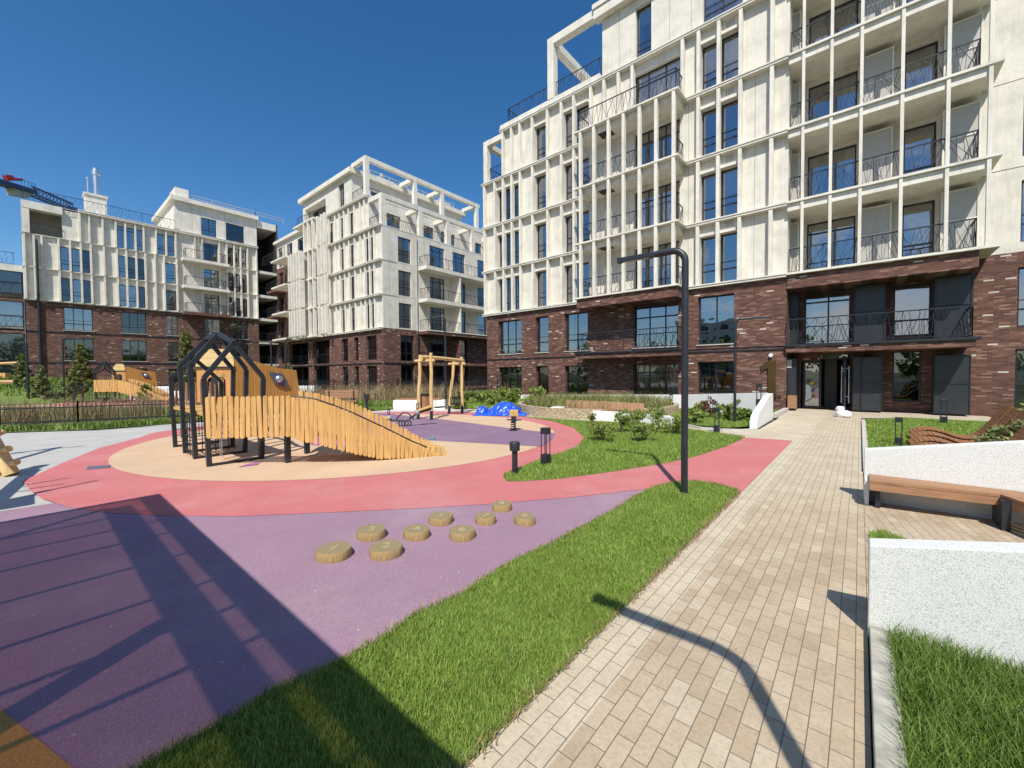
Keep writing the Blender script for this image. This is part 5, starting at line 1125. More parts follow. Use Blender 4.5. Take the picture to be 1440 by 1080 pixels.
# ---- white walls and bench at the right
def sloped_wall(name, x0, x1, y0, y1, zl, zr, label, m='white'):
    mb = MB(); mb.add([(x0, y0, -.02), (x1, y0, -.02), (x1, y1, -.02), (x0, y1, -.02), (x0, y0, zl), (x1, y0, zr), (x1, y1, zr), (x0, y1, zl)], [(0,3,2,1),(4,5,6,7),(0,1,5,4),(1,2,6,5),(2,3,7,6),(3,0,4,7)])
    o = mb.build(name, M[m], bevel=.008); return tag(o, label, 'wall')
sloped_wall('low_wall', .055, 2.6, 3.25, 3.40, .55, 1.1, 'nearest speckled white wall rising to the right above the long grass')
sloped_wall('low_wall', .055, 1.34, 6.66, 6.80, .63, .86, 'speckled white wall rising to the right behind the wooden bench')
wl2 = MB(); wl2.prism([(1.343, 6.66, -.02), (1.343, 6.66, .86), (3.4, 5.0, 1.0), (3.4, 5.0, -.02)], (.1, .14, 0)); tag(wl2.build('low_wall', M['white']), 'white wall leg turning towards the viewer at the right edge', 'wall')
bn = thing('bench', 'brown slatted bench fixed along the white wall at the right', 'bench', (.6, 6.4, 0))
P0b, P0f = Vector(PY(1221.5, 665.3, 6.655)), Vector(G(1222.8, 675.2, .335)); P1f = Vector(G(1406.6, 695, .335)); P1b = Vector((1.27, 6.655, .335)); P0b.z = .335; P0b.y = 6.655
P2f = Vector((1.85, 4.6, .335)); P2b = Vector((2.35, 5.6, .335))
for nm, a0, a1, b0, b1 in (('seat_slats', P0f, P1f, P0b, P1b), ('seat_slats', P1f+Vector((.004, 0, 0)), P2f, P1b+Vector((.004, 0, 0)), P2b)):
    m = MB(); n = 5
    for i in range(n):
        t0, t1 = i/n, (i+.94)/n; q = [a0.lerp(b0, t0), a1.lerp(b1, t0), a1.lerp(b1, t1), a0.lerp(b0, t1)]; m.prism(q, (0, 0, -.03))
    o_ = m.build(nm, M['slat2'], bn); m = MB(); u = (a1-a0).normalized(); nn = Vector((u.y, -u.x, 0))
    m.prism([a0+nn*.002+Vector((0, 0, -.034)), a1+nn*.002+Vector((0, 0, -.034)), a1+nn*.002+Vector((0, 0, -.115)), a0+nn*.002+Vector((0, 0, -.115))], -nn*.025); m.build('front_rail', M['slat2'], bn)
for a_ in ((.155, .20, 6.38, 6.65), (1.10, 1.16, 6.25, 6.65), (2.0, 2.06, 5.0, 5.3)): m = MB(); m.box(*a_, 0, .30); m.build('leg', M['dark'], bn)
cl = MB(); cl.box(.06, .10, 6.45, 6.66, -.01, .3); cl.build('wall_spur', M['white'], bn)
# ---- wave loungers
lp = [(0, .20), (.16, .29), (.32, .31), (.5, .27), (.7, .19), (.9, .17), (1.05, .25), (1.2, .45), (1.36, .72), (1.5, .95)]
LX = np.array([a for a, b in lp]); LZ = np.array([b for a, b in lp])
from numpy.polynomial import polynomial as _p
def lz(x): 
    i = min(max(np.searchsorted(LX, x)-1, 0), len(LX)-2); t_ = (x-LX[i])/(LX[i+1]-LX[i]); m0 = (LZ[i+1]-LZ[max(i-1, 0)])/(LX[i+1]-LX[max(i-1, 0)]); m1 = (LZ[min(i+2, len(LX)-1)]-LZ[i])/(LX[min(i+2, len(LX)-1)]-LX[i]); h = LX[i+1]-LX[i]
    return float((2*t_**3-3*t_**2+1)*LZ[i]+(t_**3-2*t_**2+t_)*h*m0+(-2*t_**3+3*t_**2)*LZ[i+1]+(t_**3-t_**2)*h*m1)
lg = thing('wave_lounger', 'wave-shaped brown slatted lounger nearest the white wall', 'lounger', (.70, 10.2, 0), 'wave loungers in the right-hand bed')
m = MB(); s_ = 0
xs = []; x = 0
while x < 1.5: xs.append(x); sl_ = (lz(x+.01)-lz(x))/.01; x += .072/math.sqrt(1+sl_*sl_)
for a, b in zip(xs, xs[1:]):
    b2 = a+(b-a)*.86; m.prism([(.7+a, 9.9, lz(a)), (.7+b2, 9.9, lz(b2)), (.7+b2, 10.5, lz(b2)), (.7+a, 10.5, lz(a))], (0, 0, -.022))
m.build('slats', M['slat'], lg)
for yy in (9.98, 10.42):
    m = MB()
    for a, b in zip(xs, xs[1:]): m.bar((.7+a, yy, lz(a)-.045), (.7+b, yy, lz(b)-.045), .02, .045)
    m.bar((1.0, yy, 0), (1.0, yy, .26), .04); m.bar((1.95, yy, 0), (1.95, yy, .45), .04); m.build('side_rail', M['dark'], lg)
for i, (dx, y, lbl) in enumerate(((.06, 11.15, 'wave-shaped brown slatted lounger second from the white wall'), (.13, 12.1, 'wave-shaped brown slatted lounger third from the white wall'), (.2, 13.1, 'wave-shaped brown slatted lounger nearest the building, its head end highest'))): copy_tree(lg, (.70+dx, y, 0), 0, lbl)

# ---- foliage makers
def leaves(name, C, Rr, n, size, m, parent=None, asp=2.0, shell=.55, up_=0.3, droop=0):
    """n leaf quads spread through clumps C [(x,y,z)] with radii Rr"""
    C = np.array(C, float); Rr = np.array(Rr, float); w = Rr**2; k = RNG.choice(len(C), n, p=w/w.sum())
    d = RNG.normal(size=(n, 3)); d /= np.linalg.norm(d, axis=1)[:, None]; rad = (shell+(1-shell)*RNG.random(n))**1.0*RNG.uniform(.5, 1.05, n)
    P = C[k]+d*(Rr[k]*rad)[:, None]*np.array([1, 1, .85]); a = RNG.normal(size=(n, 3))+d*.8+np.array([0, 0, up_]); a /= np.linalg.norm(a, axis=1)[:, None]
    b = np.cross(a, RNG.normal(size=(n, 3))); b /= np.linalg.norm(b, axis=1)[:, None]; s = size*RNG.uniform(.6, 1.3, n)[:, None]
    a = a*s*asp/2; b = b*s/2; V = np.stack([P-a, P+b*.9, P+a, P-b*.9], 1)
    if parent is not None: V = V-np.array(ORG[parent.name])
    i = np.arange(n)[:, None]*4; return fast_mesh(name, V.reshape(-1, 3), i+[[0, 1, 2, 3]], m, parent)
def shrub(x, y, h, r, n, size, m, label, z=0.0, cat='shrub', name='shrub', group=None, asp=2.0, stems=7, clumps=9):
    t = thing(name, label, cat, (x, y, z), group); mb = MB(); C = []; Rr = []
    for i in range(stems):
        a = 2*math.pi*i/stems+random.uniform(-.3, .3); k = random.uniform(.4, 1); e = (x+math.cos(a)*r*k*.8, y+math.sin(a)*r*k*.8, z+h*random.uniform(.6, .95)); mb.tube([(x, y, z), (x+(e[0]-x)*.4, y+(e[1]-y)*.4, z+h*.4), e], [.012*h+.004, .008*h+.003, .003], 5)
        C.append(e); Rr.append(r*random.uniform(.22, .4))
    for i in range(clumps): a = random.uniform(0, 6.28); k = random.uniform(0, .75); C.append((x+math.cos(a)*r*k, y+math.sin(a)*r*k, z+h*random.uniform(.25, .85))); Rr.append(r*random.uniform(.22, .45))
    mb.build('stem', M['bark'], t); leaves('foliage', C, Rr, n, size, M[m], t, asp); return t
def tree(x, y, h, r, n, size, m, label, conical=False, z=0, group=None, name='tree'):
    t = thing(name, label, 'tree', (x, y, z), group); mb = MB(); tr = .02*h
    pts = [(x+.02*h*math.sin(i*1.3), y+.02*h*math.cos(i*1.7), z+h*.93*i/6) for i in range(7)]; pts[0] = (x, y, z); mb.tube(pts, [tr*(1.15-i/6.6) for i in range(7)], 8); C = []; Rr = []
    nb = 26
    for i in range(nb):
        k = .18+.8*i/nb; zz = z+h*k; a = i*2.4; rr = r*(1.05-k)*1.15 if conical else r*math.sin(math.pi*min(1, .25+k*.75))*1.0; rr *= random.uniform(.7, 1.1); e = (x+math.cos(a)*rr, y+math.sin(a)*rr, zz+(.0 if conical else .1*h)); mb.tube([(x, y, zz-.02*h), ((x+e[0])/2, (y+e[1])/2, zz+.01), e], [tr*.35, tr*.22, tr*.08], 5)
        C += [e, ((x+e[0])/2, (y+e[1])/2, zz)]; Rr += [r*random.uniform(.16, .3)]*2
    mb.build('trunk', M['bark'], t); leaves('crown', C, Rr, n, size, M[m], t); return t
# planting in the lawn island
isb = [(845, 622, .42, .42, 'low spreading leafy shrub with a dark heart at the left of the lawn island'), (874, 610, .6, .34, 'upright yellow-green shrub in the middle of the lawn island'), (905, 622, .42, .42, 'loose shrub on the lawn island just left of the tall lamp post'), (925, 606, .62, .45, 'tall airy shrub at the back of the lawn island behind the lamp post'), (950, 612, .45, .4, 'rounded shrub partly hidden by the tall lamp post'), (896, 603, .55, .4, 'shrub in front of the white curved seat'), (833, 597, .33, .16, 'small spiky yellow plant at the back edge of the lawn island')]
for px, py, h, r, lb_ in isb:
    g = G(px, py); shrub(g[0], g[1], h, r, 620 if r > .3 else 200, .042, 'shrub', lb_, .02, asp=1.8)
for px, py, h, r, m_, lb_ in ((975, 597, .5, .45, 'shrub', 'yellow-green shrub in the bed right of the tall lamp post'), (1000, 590, .8, .4, 'redleaf', 'reddish twiggy shrub in front of the white ramp wall'), (1022, 592, .6, .5, 'shrub', 'leafy shrub left of the second lamp post'), (985, 587, .6, .4, 'shrub', 'light green bush beside the sandy patch'), (1045, 594, .45, .4, 'bush', 'dark low shrub at the foot of the second lamp post'), (1040, 585, .9, .35, 'shrub', 'sparse tall shrub behind the second lamp post')):
    g = G(px, py); shrub(g[0], g[1], h*.9, r*.85, 650 if m_ != 'redleaf' else 260, .055, m_, lb_, .02)
for i, (px, py, h, r) in enumerate(((655, 570, .7, .5), (672, 568, .6, .5), (690, 572, .7, .55), (705, 565, .8, .6), (720, 569, .7, .5), (738, 560, .9, .55), (755, 566, .8, .6), (765, 556, .9, .6), (728, 560, .6, .5), (790, 558, .8, .6), (645, 575, .35, .4))):
    g = G(px, py); shrub(g[0], g[1], h, r, 520, .1, 'shrub', f'green perennial clump behind the blue tarpaulin' , .02, group='green perennial clumps behind the tarpaulin', cat='plant', name='perennial_clump')
# bush over the loungers
jb = thing('juniper_bush', 'broad feathery green juniper beside the wave loungers', 'bush', (2.75, 11.2, 0)); C = []; Rr = []
mb = MB()
for i in range(70):
    a = random.uniform(0, 6.28); k = random.random()**.6; x = 3.0+math.cos(a)*1.15*k; y = 11.2+math.sin(a)*1.4*k; z = .15+.75*(1-k*k)*random.uniform(.75, 1.15); C.append((x, y, z*1.12)); Rr.append(random.uniform(.2, .36)); mb.tube([(3.0+(x-3.0)*.2, 11.2+(y-11.2)*.2, 0), (x, y, z)], [.015, .004], 5)
mb.build('branch', M['bark'], jb); leaves('foliage', C, Rr, 30000, .045, M['juniper'], jb, 3.0)
shrub(3.6, 13.2, 1.4, .7, 3500, .06, 'bush', 'dark green bush behind the juniper at the right edge')
# trees of the left courtyard
def at_tree(px, pb, pt, rpx, n, size, m_, lb_, con=False, dist=None):
    g = G(px, pb); d = float((g-C0)@fw); h = (pb-pt)/F_PX*d; tree(g[0], g[1], h, rpx/F_PX*d, n, size, m_, lb_, con)
at_tree(264, 563, 466, 18, 4200, .11, 'conifer', 'slim conical larch behind the playhouse, before the left block', True)
at_tree(116, 566, 490, 12, 2300, .10, 'conifer', 'young round tree before the third window of the left block')
at_tree(103, 566, 524, 9, 900, .10, 'conifer', 'small dark tree left of the far playhouse')
at_tree(60, 567, 514, 10, 1100, .11, 'juniper', 'dark spruce against the brick base of the left block', True)
at_tree(32, 566, 504, 11, 1300, .11, 'conifer', 'leafy tree behind the far log frame')
at_tree(407, 562, 519, 10, 900, .1, 'juniper', 'small glossy tree left of the middle block')
at_tree(205, 566, 543, 10, 900, .1, 'bush', 'low bush right of the far playhouse roof')
mo = MB(); g = G(62, 566); mo.lathe((g[0]-6, g[1]-2, 0), [(8, 0), (6.5, .7), (4, 1.2), (.1, 1.5)], 28); o = mo.build('grass_mound', M['lawn'], smooth=True); o['kind'] = 'structure'
Qm = RNG.uniform(-7, 7, (9000, 2)); Qm = Qm[np.hypot(Qm[:, 0], Qm[:, 1]) < 7.4]; rr_ = np.hypot(Qm[:, 0], Qm[:, 1]); o = fast_mesh('mound_grass', *blades(Qm+np.array([g[0]-6, g[1]-2]), .25, .06, .6, np.interp(rr_, [0, 4, 6.5, 8], [1.5, 1.2, .7, 0]))
    , M['bush']); tag(o, 'grass on the low mound beyond the fences', None, None, 'stuff')

# ---- fences
def fence(name, pts, h, pitch, label, z0=0.05, r=.012, h2=None):
    t = thing(name, label, 'fence', (*pts[0], 0)); bars = MB(); posts = []; rails = MB()
    for a, c in zip(pts, pts[1:]):
        a = Vector((*a, 0)); c = Vector((*c, 0)); L = (c-a).length; d = (c-a)/L
        rails.bar(a+Vector((0, 0, h-.16)), c+Vector((0, 0, h-.16)), .03, .035); rails.bar(a+Vector((0, 0, z0+.06)), c+Vector((0, 0, z0+.06)), .03, .035)
        for i in range(int(L/pitch)+1): p = a+d*(i*pitch); bars.bar(p+Vector((0, 0, z0)), p+Vector((0, 0, h-.01*(i % 2))), r, r)
        np_ = max(1, round(L/1.8))
        for i in range(np_+1): posts.append(a+d*(L*i/np_))
    bars.build('pickets', M['rail'], t); rails.build('rail', M['rail'], t)
    for p in posts[:60]: m = MB(); m.bar(p, p+Vector((0, 0, h+.05)), .045); m.build('fence_post', M['rail'], t)
gp = lambda px, py: tuple(float(v) for v in G(px, py)[:2])
fence('metal_fence', [gp(-60, 603), gp(0, 600), gp(110, 595), gp(240, 589), gp(300, 586)], .72, .115, 'black picket fence nearest the pavement at the left')
fence('metal_fence', [gp(-30, 567), gp(60, 567), gp(150, 566.5), gp(240, 565), gp(330, 562)], 1.15, .17, 'farther black picket fence before the second playground', r=.02)
fence('metal_fence', [gp(395, 559), gp(470, 557), gp(560, 556), gp(640, 558), gp(700, 560)], 1.22, .17, 'black picket fence behind the timber bench and swing', r=.02)
fence('metal_fence', [(-19.4, 19.2), (-21, 19.0), (-23, 18.9)], 1.15, .15, 'short black fence at the corner between the two brick blocks', r=.018)
def stalks(name, pts, wd, n, h, m_, label, w=.012, lean=.8, z0=.03):
    P = []
    for a, c in zip(pts, pts[1:]):
        a = np.array(a); c = np.array(c); L = np.linalg.norm(c-a); k = int(n*L); t_ = RNG.random(k)[:, None]; cl_ = .75+.25*np.sin(t_*L*3.7); P.append(a+(c-a)*t_+RNG.normal(size=(k, 2))*wd/2*cl_)
    P = np.concatenate(P); o = fast_mesh(name, *blades(P, h, w, lean, z0, .5), M[m_]); return tag(o, label, None, None, 'stuff')
stalks('dry_grass', [gp(-40, 598), gp(60, 593), gp(150, 589), gp(240, 584)], .9, 330, .75, 'dry', 'tall straw-coloured grasses behind the near black fence', .011, .9)
stalks('dry_grass', [gp(-40, 596), gp(240, 584)], .8, 120, .45, 'reed', 'greener grass growing among the straw-coloured grasses', .012, .8)
stalks('dry_grass', [gp(400, 570), gp(470, 567), gp(560, 565), gp(650, 565)], 1.6, 330, .8, 'dry', 'tall straw-coloured grasses behind the timber bench and swing', .02, .9)
stalks('dry_grass', [gp(400, 577), gp(470, 575), gp(555, 574)], .8, 260, .3, 'bush', 'low green planting under the timber bench', .03, .9)
stalks('dry_grass', [gp(240, 585), gp(330, 580), gp(420, 576)], 1.2, 200, .5, 'reed', 'mixed grasses behind the playhouse', .02, .9)
# ---- timber bench, planter seats, round planter
bc = G(480, 577); bt = thing('bench', 'timber bench with a slatted back, behind the ramp before the dry grasses', 'bench', (bc[0], bc[1], 0))
pa, pb_ = Vector(G(457, 578)), Vector(G(503, 577)); dd = (pb_-pa).normalized(); nn = Vector((dd.y, -dd.x, 0))
for i in range(3): m = MB(); q = nn*(.02+.15*i); m.bar(pa+q+Vector((0, 0, .42)), pb_+q+Vector((0, 0, .42)), .12, .04); m.build('seat_slat', M['slat2'], bt)
for z in (.62, .74, .86): m = MB(); m.bar(pa-nn*.06+Vector((0, 0, z)), pb_-nn*.06+Vector((0, 0, z)), .03, .10); m.build('back_slat', M['slat2'], bt)
for k in (.12, .88): m = MB(); p = pa.lerp(pb_, k); m.bar(p-nn*.05, p-nn*.05+Vector((0, 0, .88)), .05); m.bar(p+nn*.3, p+nn*.3+Vector((0, 0, .4)), .05); m.build('leg', M['rail'], bt)
pa, pb_ = Vector(G(557, 575)), Vector(G(628, 575)); pl = thing('planter_seat', 'long white planter with a timber seat on top behind the swing', 'planter', tuple(pa))
m = MB(); m.bar(pa+Vector((0, 0, .2)), pb_+Vector((0, 0, .2)), .7, .44); m.build('white_base', M['paint'], pl); m = MB(); dd = (pb_-pa); m.bar(pa+dd*.07+Vector((0, 0, .45)), pa+dd*.9+Vector((0, 0, .45)), .6, .05); m.build('seat_slats', M['slat2'], pl)
g = G(599.5, 578); t = thing('litter_bin', 'brown timber-clad litter bin behind the log posts', 'litter bin', (g[0], g[1], 0)); m = MB(); m.box(g[0]-.13, g[0]+.13, g[1]-.13, g[1]+.13, .05, .66); m.build('body', M['slat2'], t); m = MB(); m.box(g[0]-.15, g[0]+.15, g[1]-.15, g[1]+.15, .661, .75); m.box(g[0]-.2, g[0]-.151, g[1]-.15, g[1]+.15, 0, .75); m.build('frame', M['rail'], t)
PC = Vector((-8.43, 15.3)); pr_ = 3.25
rp_ = thing('round_planter', 'large round pebble-rendered planter full of reeds, right of the tarpaulin', 'planter', (PC.x, PC.y, 0))
m = MB(); n = 72; vs = []
for rr_, z in ((pr_, -.02), (pr_, .36), (pr_-.18, .36), (pr_-.18, .1)):
    for i in range(n): a = 2*math.pi*i/n; vs.append((PC.x+rr_*math.cos(a), PC.y+rr_*math.sin(a), z))
m.add(vs, [(k*n+i, k*n+(i+1) % n, (k+1)*n+(i+1) % n, (k+1)*n+i) for k in range(3) for i in range(n)]); m.build('rim', M['gabion'], rp_)
m = MB(); m.add([(PC.x+(pr_-.17)*math.cos(2*math.pi*i/n), PC.y+(pr_-.17)*math.sin(2*math.pi*i/n), .25) for i in range(n)], [tuple(range(n))]); m.build('soil', M['soil'], rp_)
Qp = RNG.uniform(-1, 1, (11000, 2))*(pr_-.25); Qp = Qp[np.hypot(Qp[:, 0], Qp[:, 1]) < pr_-.25]; Qp = Qp[np.sin(Qp[:, 0]*5)+np.sin(Qp[:, 1]*6+1)+RNG.uniform(-1.6, 1.6, len(Qp)) > -.3]
o = fast_mesh('reeds', *blades(Qp+np.array([PC.x, PC.y]), .40, .02, .7, .24, .45), M['reed']); tag(o, 'green and yellow reeds filling the round planter', None, None, 'stuff')
ws = thing('curved_seat', 'curved white seat with brown slats wrapped round the front of the round planter', 'seat', tuple(G(850, 592)))
sp2 = [Vector((*G(*p)[:2], 0)) for p in ((778, 587.3), (800, 588.5), (830, 590), (860, 592), (890, 595), (920, 598.5), (945, 601.5))]
m = MB(); off = Vector((-.25, .43, 0)); vs = []
for p in sp2: vs += [p, p+off, p+off+Vector((0, 0, .31)), p+Vector((0, 0, .31))]
n = len(sp2); m.add(vs, [(i*4+k, (i+1)*4+k, (i+1)*4+(k+1) % 4, i*4+(k+1) % 4) for i in range(n-1) for k in range(4)]+[(0, 1, 2, 3), tuple((n-1)*4+k for k in range(4))]); m.build('white_base', M['paint'], ws)
m = MB(); dd = (sp2[1]-sp2[0]).normalized(); m.bar(sp2[0]+off*.5+Vector((0, 0, .34)), sp2[0]+off*.5+dd*.45+Vector((0, 0, .34)), .5, .08); m.build('arm_block', M['paint'], ws)
m = MB(); tot = 58
for i in range(tot):
    t_ = .8+i/tot*3.9; k = int(t_); p = sp2[k].lerp(sp2[k+1], t_-k); q = p+off*1.1; m.bar(p+off*.25+Vector((0, 0, .36)), q+Vector((0, 0, .36)), .035, .03); m.bar(q+Vector((0, 0, .36)), q+off*.15+Vector((0, 0, .6)), .035, .03)
m.build('seat_slats', M['slat2'], ws)
g = G(773, 586.5); t = thing('litter_bin', 'small round grey bin between the pebble wall and the white seat', 'litter bin', (g[0], g[1], 0)); m = MB(); m.lathe((g[0], g[1], 0), [(.1, 0), (.1, .34), (.085, .36)], 16); m.build('body', simple('zinc', (.3, .31, .3), .45, .6), t, smooth=True); m = MB(); m.lathe((g[0], g[1], .361), [(.07, 0), (.07, .04), (.02, .05)], 12); m.build('lid', M['rail'], t)
g_ = [tuple(G(*p)[:2]) for p in ((925, 590), (962, 590), (966, 576), (940, 572), (925, 580))]; sheet('sand_patch', g_, .03, M['sand'])
# ---- white ramp wall and buttress
zr = MB(); W3 = [(-2.37, 16.02, PY(1082, 552.5, 16.02)[2]), (float(PY(960, 555, 17.6)[0]), 17.6, PY(960, 555, 17.6)[2]), (float(PY(730, 562, 18.9)[0]), 18.9, .32)]
for (xa, ya2, za), (xb, yb3, zb) in zip(W3, W3[1:]): zr.add([(xa, ya2, -.05), (xb, yb3, -.05), (xb, yb3+.15, -.05), (xa, ya2+.15, -.05), (xa, ya2, za), (xb, yb3, zb), (xb, yb3+.15, zb), (xa, ya2+.15, za)], [(0,3,2,1),(4,5,6,7),(0,1,5,4),(1,2,6,5),(2,3,7,6),(3,0,4,7)])
tag(zr.build('ramp_wall', M['paint']), 'long low white wall in front of the brick facade, left of the number 1', 'wall')
bw_ = MB(); e0 = Vector((*G(1064, 604)[:2], 0)); e1 = Vector((-2.2, 16.1, 0)); wv = Vector((-.17, 0, 0)); zs_ = [(0, .16), (.04, .32), (.12, .42), (.75, .83), (1, .87)]
fc = [e0.lerp(e1, a)+Vector((0, 0, b)) for a, b in zs_]+[e1.copy(), e0.copy()]
bw_.prism(fc, wv); tag(bw_.build('buttress_wall', M['paint']), 'white wedge-shaped wall end beside the paving by the entrance', 'wall')
ks = MB(); ks.box(-2.32, -2.16, 16.6, 19.7, 0, .14); ks.build('kerb', M['concrete'])['kind'] = 'structure'
# ---- white sacks at the door
def sack(c, s, label):
    m = MB(); n = 18; vs = []
    for k in range(9):
        ph2 = math.pi*k/8
        for i in range(n):
            a = 2*math.pi*i/n; q = Vector((math.sin(ph2)*math.cos(a), math.sin(ph2)*math.sin(a), -math.cos(ph2))); w_ = 1+.35*mn.noise(q*1.6+Vector(c))+.12*mn.noise(q*5+Vector(c)); vs.append((c[0]+q.x*s[0]*w_, c[1]+q.y*s[1]*w_, max(.012, c[2]+q.z*s[2]*w_)))
    m.add(vs, [(k*n+i, k*n+(i+1) % n, (k+1)*n+(i+1) % n, (k+1)*n+i) for k in range(8) for i in range(n)]); o = m.build('sack', M['bag'], smooth=True); tag(o, label, 'sack')
ep = G(1186, 586.5); sack((ep[0], ep[1], .10), (.24, .16, .12), 'slumped white sack on the paving at the entrance door'); sack((ep[0]-.09, ep[1]+.05, .27), (.13, .11, .10), 'smaller white sack lying on top of the slumped one')
# ---- small litter on the playground
g = G(608, 619); m = MB(); m.bar((g[0]-.06, g[1]-.03, .035), (g[0]+.06, g[1]+.03, .035), .05, .02); m.bar((g[0]-.05, g[1]+.05, .035), (g[0]+.02, g[1]+.09, .035), .04, .02); tag(m.build('toy', simple('teal_plastic', (.05, .3, .42), .4)), 'small teal plastic toy dropped on the edge of the violet band', 'toy')
# ---- second playground beyond the fences
for (pa_, pb2, h, lbl) in (((72, 553.5), (124, 549), .5, 'white retaining wall in the second playground'), ((34, 562), (70, 557), .4, 'low white wall before the grass mound'),):
    p0 = G(pa_[0], 566); p1 = G(pb2[0], 566); z = 1.6-(pa_[1]-528)/F_PX*float((p0-C0)@fw)
    m = MB(); m.bar((p0[0]-3, p0[1], z/2), (p1[0]-3, p1[1], z/2), .3, z); tag(m.build('low_wall', M['paint']), lbl, 'wall')
p0 = G(208, 566); m = MB(); m.bar((p0[0]-3, p0[1]-.4, .45), (p0[0]-2, p0[1]+1.5, .45), .5, .9); m.bar((p0[0]-2.0, p0[1]+1.52, .3), (p0[0]-1.2, p0[1]+2.0, .3), .5, .6); tag(m.build('low_wall', M['paint'], bevel=.1), 'rounded white wall end right of the far playhouse', 'wall')
lfar = thing('log_swing', 'far peeled-log swing frame cut by the left edge of the picture', 'swing', tuple(G(28, 563)))
def qd(px, py, d): return Vector(C0+ray(px, py)*d)
dd_ = float((G(28, 563)-C0)@fw)
m = MB(); m.tube([qd(28, 565, dd_), qd(27.5, 507, dd_)], .10, 10); m.build('log_post', M['log'], lfar, smooth=True)
m = MB(); m.tube([qd(-30, 512.5, dd_), qd(27, 510, dd_)], .085, 10); m.build('crossbeam', M['log'], lfar, smooth=True)
m = MB(); m.tube([qd(-30, 532, dd_), qd(36, 532, dd_)], .05, 8); m.build('crossbeam', M['log'], lfar, smooth=True); m = MB(); m.bar(qd(-10, 528.5, dd_-.2), qd(11, 528, dd_-.2), .3, .35); m.build('platform', M['picket'], lfar)
sheet('far_surface', [gp(-60, 572), gp(260, 572), (-42, 12), (-52, 8), (-52, -8)], -.02, M['tan'])
sheet('far_coral', [gp(70, 570.5), gp(240, 570.5), (-40, 8), (-44, 3)], -.014, M['coral'])
for i, (px, pw, zt, lb_) in enumerate(((424, 20, .75, 'white terrace wall beyond the fence, before the brick loggias'), (415, 25, .45, 'lower white step wall beyond the fence'))):
    p0 = G(px-pw, 556+i*3); p1 = G(px+pw, 556+i*3); m = MB(); m.bar((p0[0], p0[1], zt/2), (p1[0], p1[1], zt/2), .4, zt); tag(m.build('low_wall', M['paint']), lb_, 'wall')
# ---- leaning log climber at the left edge
lc = thing('log_climber', 'leaning peeled log with round pegs, cut by the left edge of the picture', 'climbing log', (-10.6, -.2, 0))
b0 = Vector(G(16, 668)); m = MB(); tpv = Vector((-.38, -.34, 1.0)); m.tube([b0, b0+tpv*.5, b0+tpv], [.10, .098, .095], 16); lg_ = m.build('leaning_log', M['log'], lc, smooth=True)
for k, s_ in ((.16, 1), (.38, 1), (.62, -1)): c = b0+tpv*k; m = MB(); m.tube([c, c+Vector((.16*s_, .12, .06))], .05, 14); m.build('peg', M['log'], lc, smooth=True)
m = MB()
for k in (.05, .09): c = b0+tpv*k+Vector((.04, -.095, 0)); m.tube([c, c+Vector((.005, -.012, 0))], .018, 10)
m.build('bolt', M['dark'], lc)
def caster(pa_, pb2, ha, hb, r):          # an off-frame log whose shadow runs between two points of the pavement
    a, b = Vector(G(*pa_)), Vector(G(*pb2)); a += Vector((sd.x/sd.z*ha, sd.y/sd.z*ha, ha)); b += Vector((sd.x/sd.z*hb, sd.y/sd.z*hb, hb))
    m = MB(); m.tube([a, a.lerp(b, .5), b], r, 10); m.build('crossbeam', M['log'], lc, smooth=True); return a, b
for args in (((-60, 699), (97, 672.5), 1.6, 1.6, .022), ((-60, 703), (90, 681), 1.35, 1.35, .022), ((-60, 716), (70, 690), 1.9, 1.9, .05), ((60, 692), (136, 676.5), 1.9, 1.9, .028), ((-10, 707), (45, 660), .9, 1.9, .085), ((30, 660), (60, 653), 1.85, 1.9, .06), ((-20, 640), (117, 626.5), 1.5, 1.5, .035), ((20, 646), (84, 628), 1.45, 1.45, .06)): caster(*args)
p = Vector(G(18, 706)); p += Vector((sd.x/sd.z*1.5, sd.y/sd.z*1.5, 1.5)); m = MB(); m.bar(p-Vector((.3, 0, 0)), p+Vector((.3, 0, 0)), .3, .08); m.build('platform', M['picket'], lc)
for q in ((70, 690), (45, 660), (-60, 699), (84, 628)): p = Vector(G(*q)); h_ = 1.6; p += Vector((sd.x/sd.z*h_, sd.y/sd.z*h_, h_)); m = MB(); m.tube([(p.x, p.y, 0), p], .05, 10); m.build('log_post', M['log'], lc, smooth=True)
# ---- shade pergola beside the camera (its shadow falls on the purple rubber)
HS = 2.62; sx, sy = sd.x/sd.z*HS, sd.y/sd.z*HS
pg = thing('shade_pergola', 'slatted black shade pergola just left of the camera', 'pergola', (-4, -1.5, 0))
def PGX(x): return x+sx
m = MB(); m.box(PGX(-7.2), PGX(-.6), .94+sy, 1.11+sy, HS-.08, HS); m.build('beam', M['dark'], pg)
m = MB(); m.box(PGX(-6.86), PGX(-.6), .59+sy, .80+sy, HS-.09, HS-.01); m.build('beam', M['dark'], pg)
m = MB(); m.box(PGX(-6.9), PGX(-.6), -1.9+sy, -1.75+sy, HS-.08, HS); m.build('beam', M['dark'], pg)
for i, x in enumerate((-6.42, -5.9, -5.37, -4.62, -3.85, -3.3, -2.8, -2.2, -1.6, -1.0)): m = MB(); m.box(PGX(x)-.018, PGX(x)+.018, -1.9+sy, 1.0+sy, HS-.06, HS-.03); m.build('rafter', M['dark'], pg)
m = MB(); m.box(PGX(-7.2), PGX(-7.13), -1.8+sy, 1.1+sy, HS-.06, HS-.01); m.build('beam', M['dark'], pg)
for x, y, w in ((-6.93, .62, .06), (-3.45, .62, .13), (-6.9, -1.8, .1), (-1.0, -1.8, .1)): m = MB(); m.box(PGX(x)-w/2, PGX(x)+w/2, y+sy-w/2, y+sy+w/2, 0, HS-.1); m.build('post', M['dark'], pg)
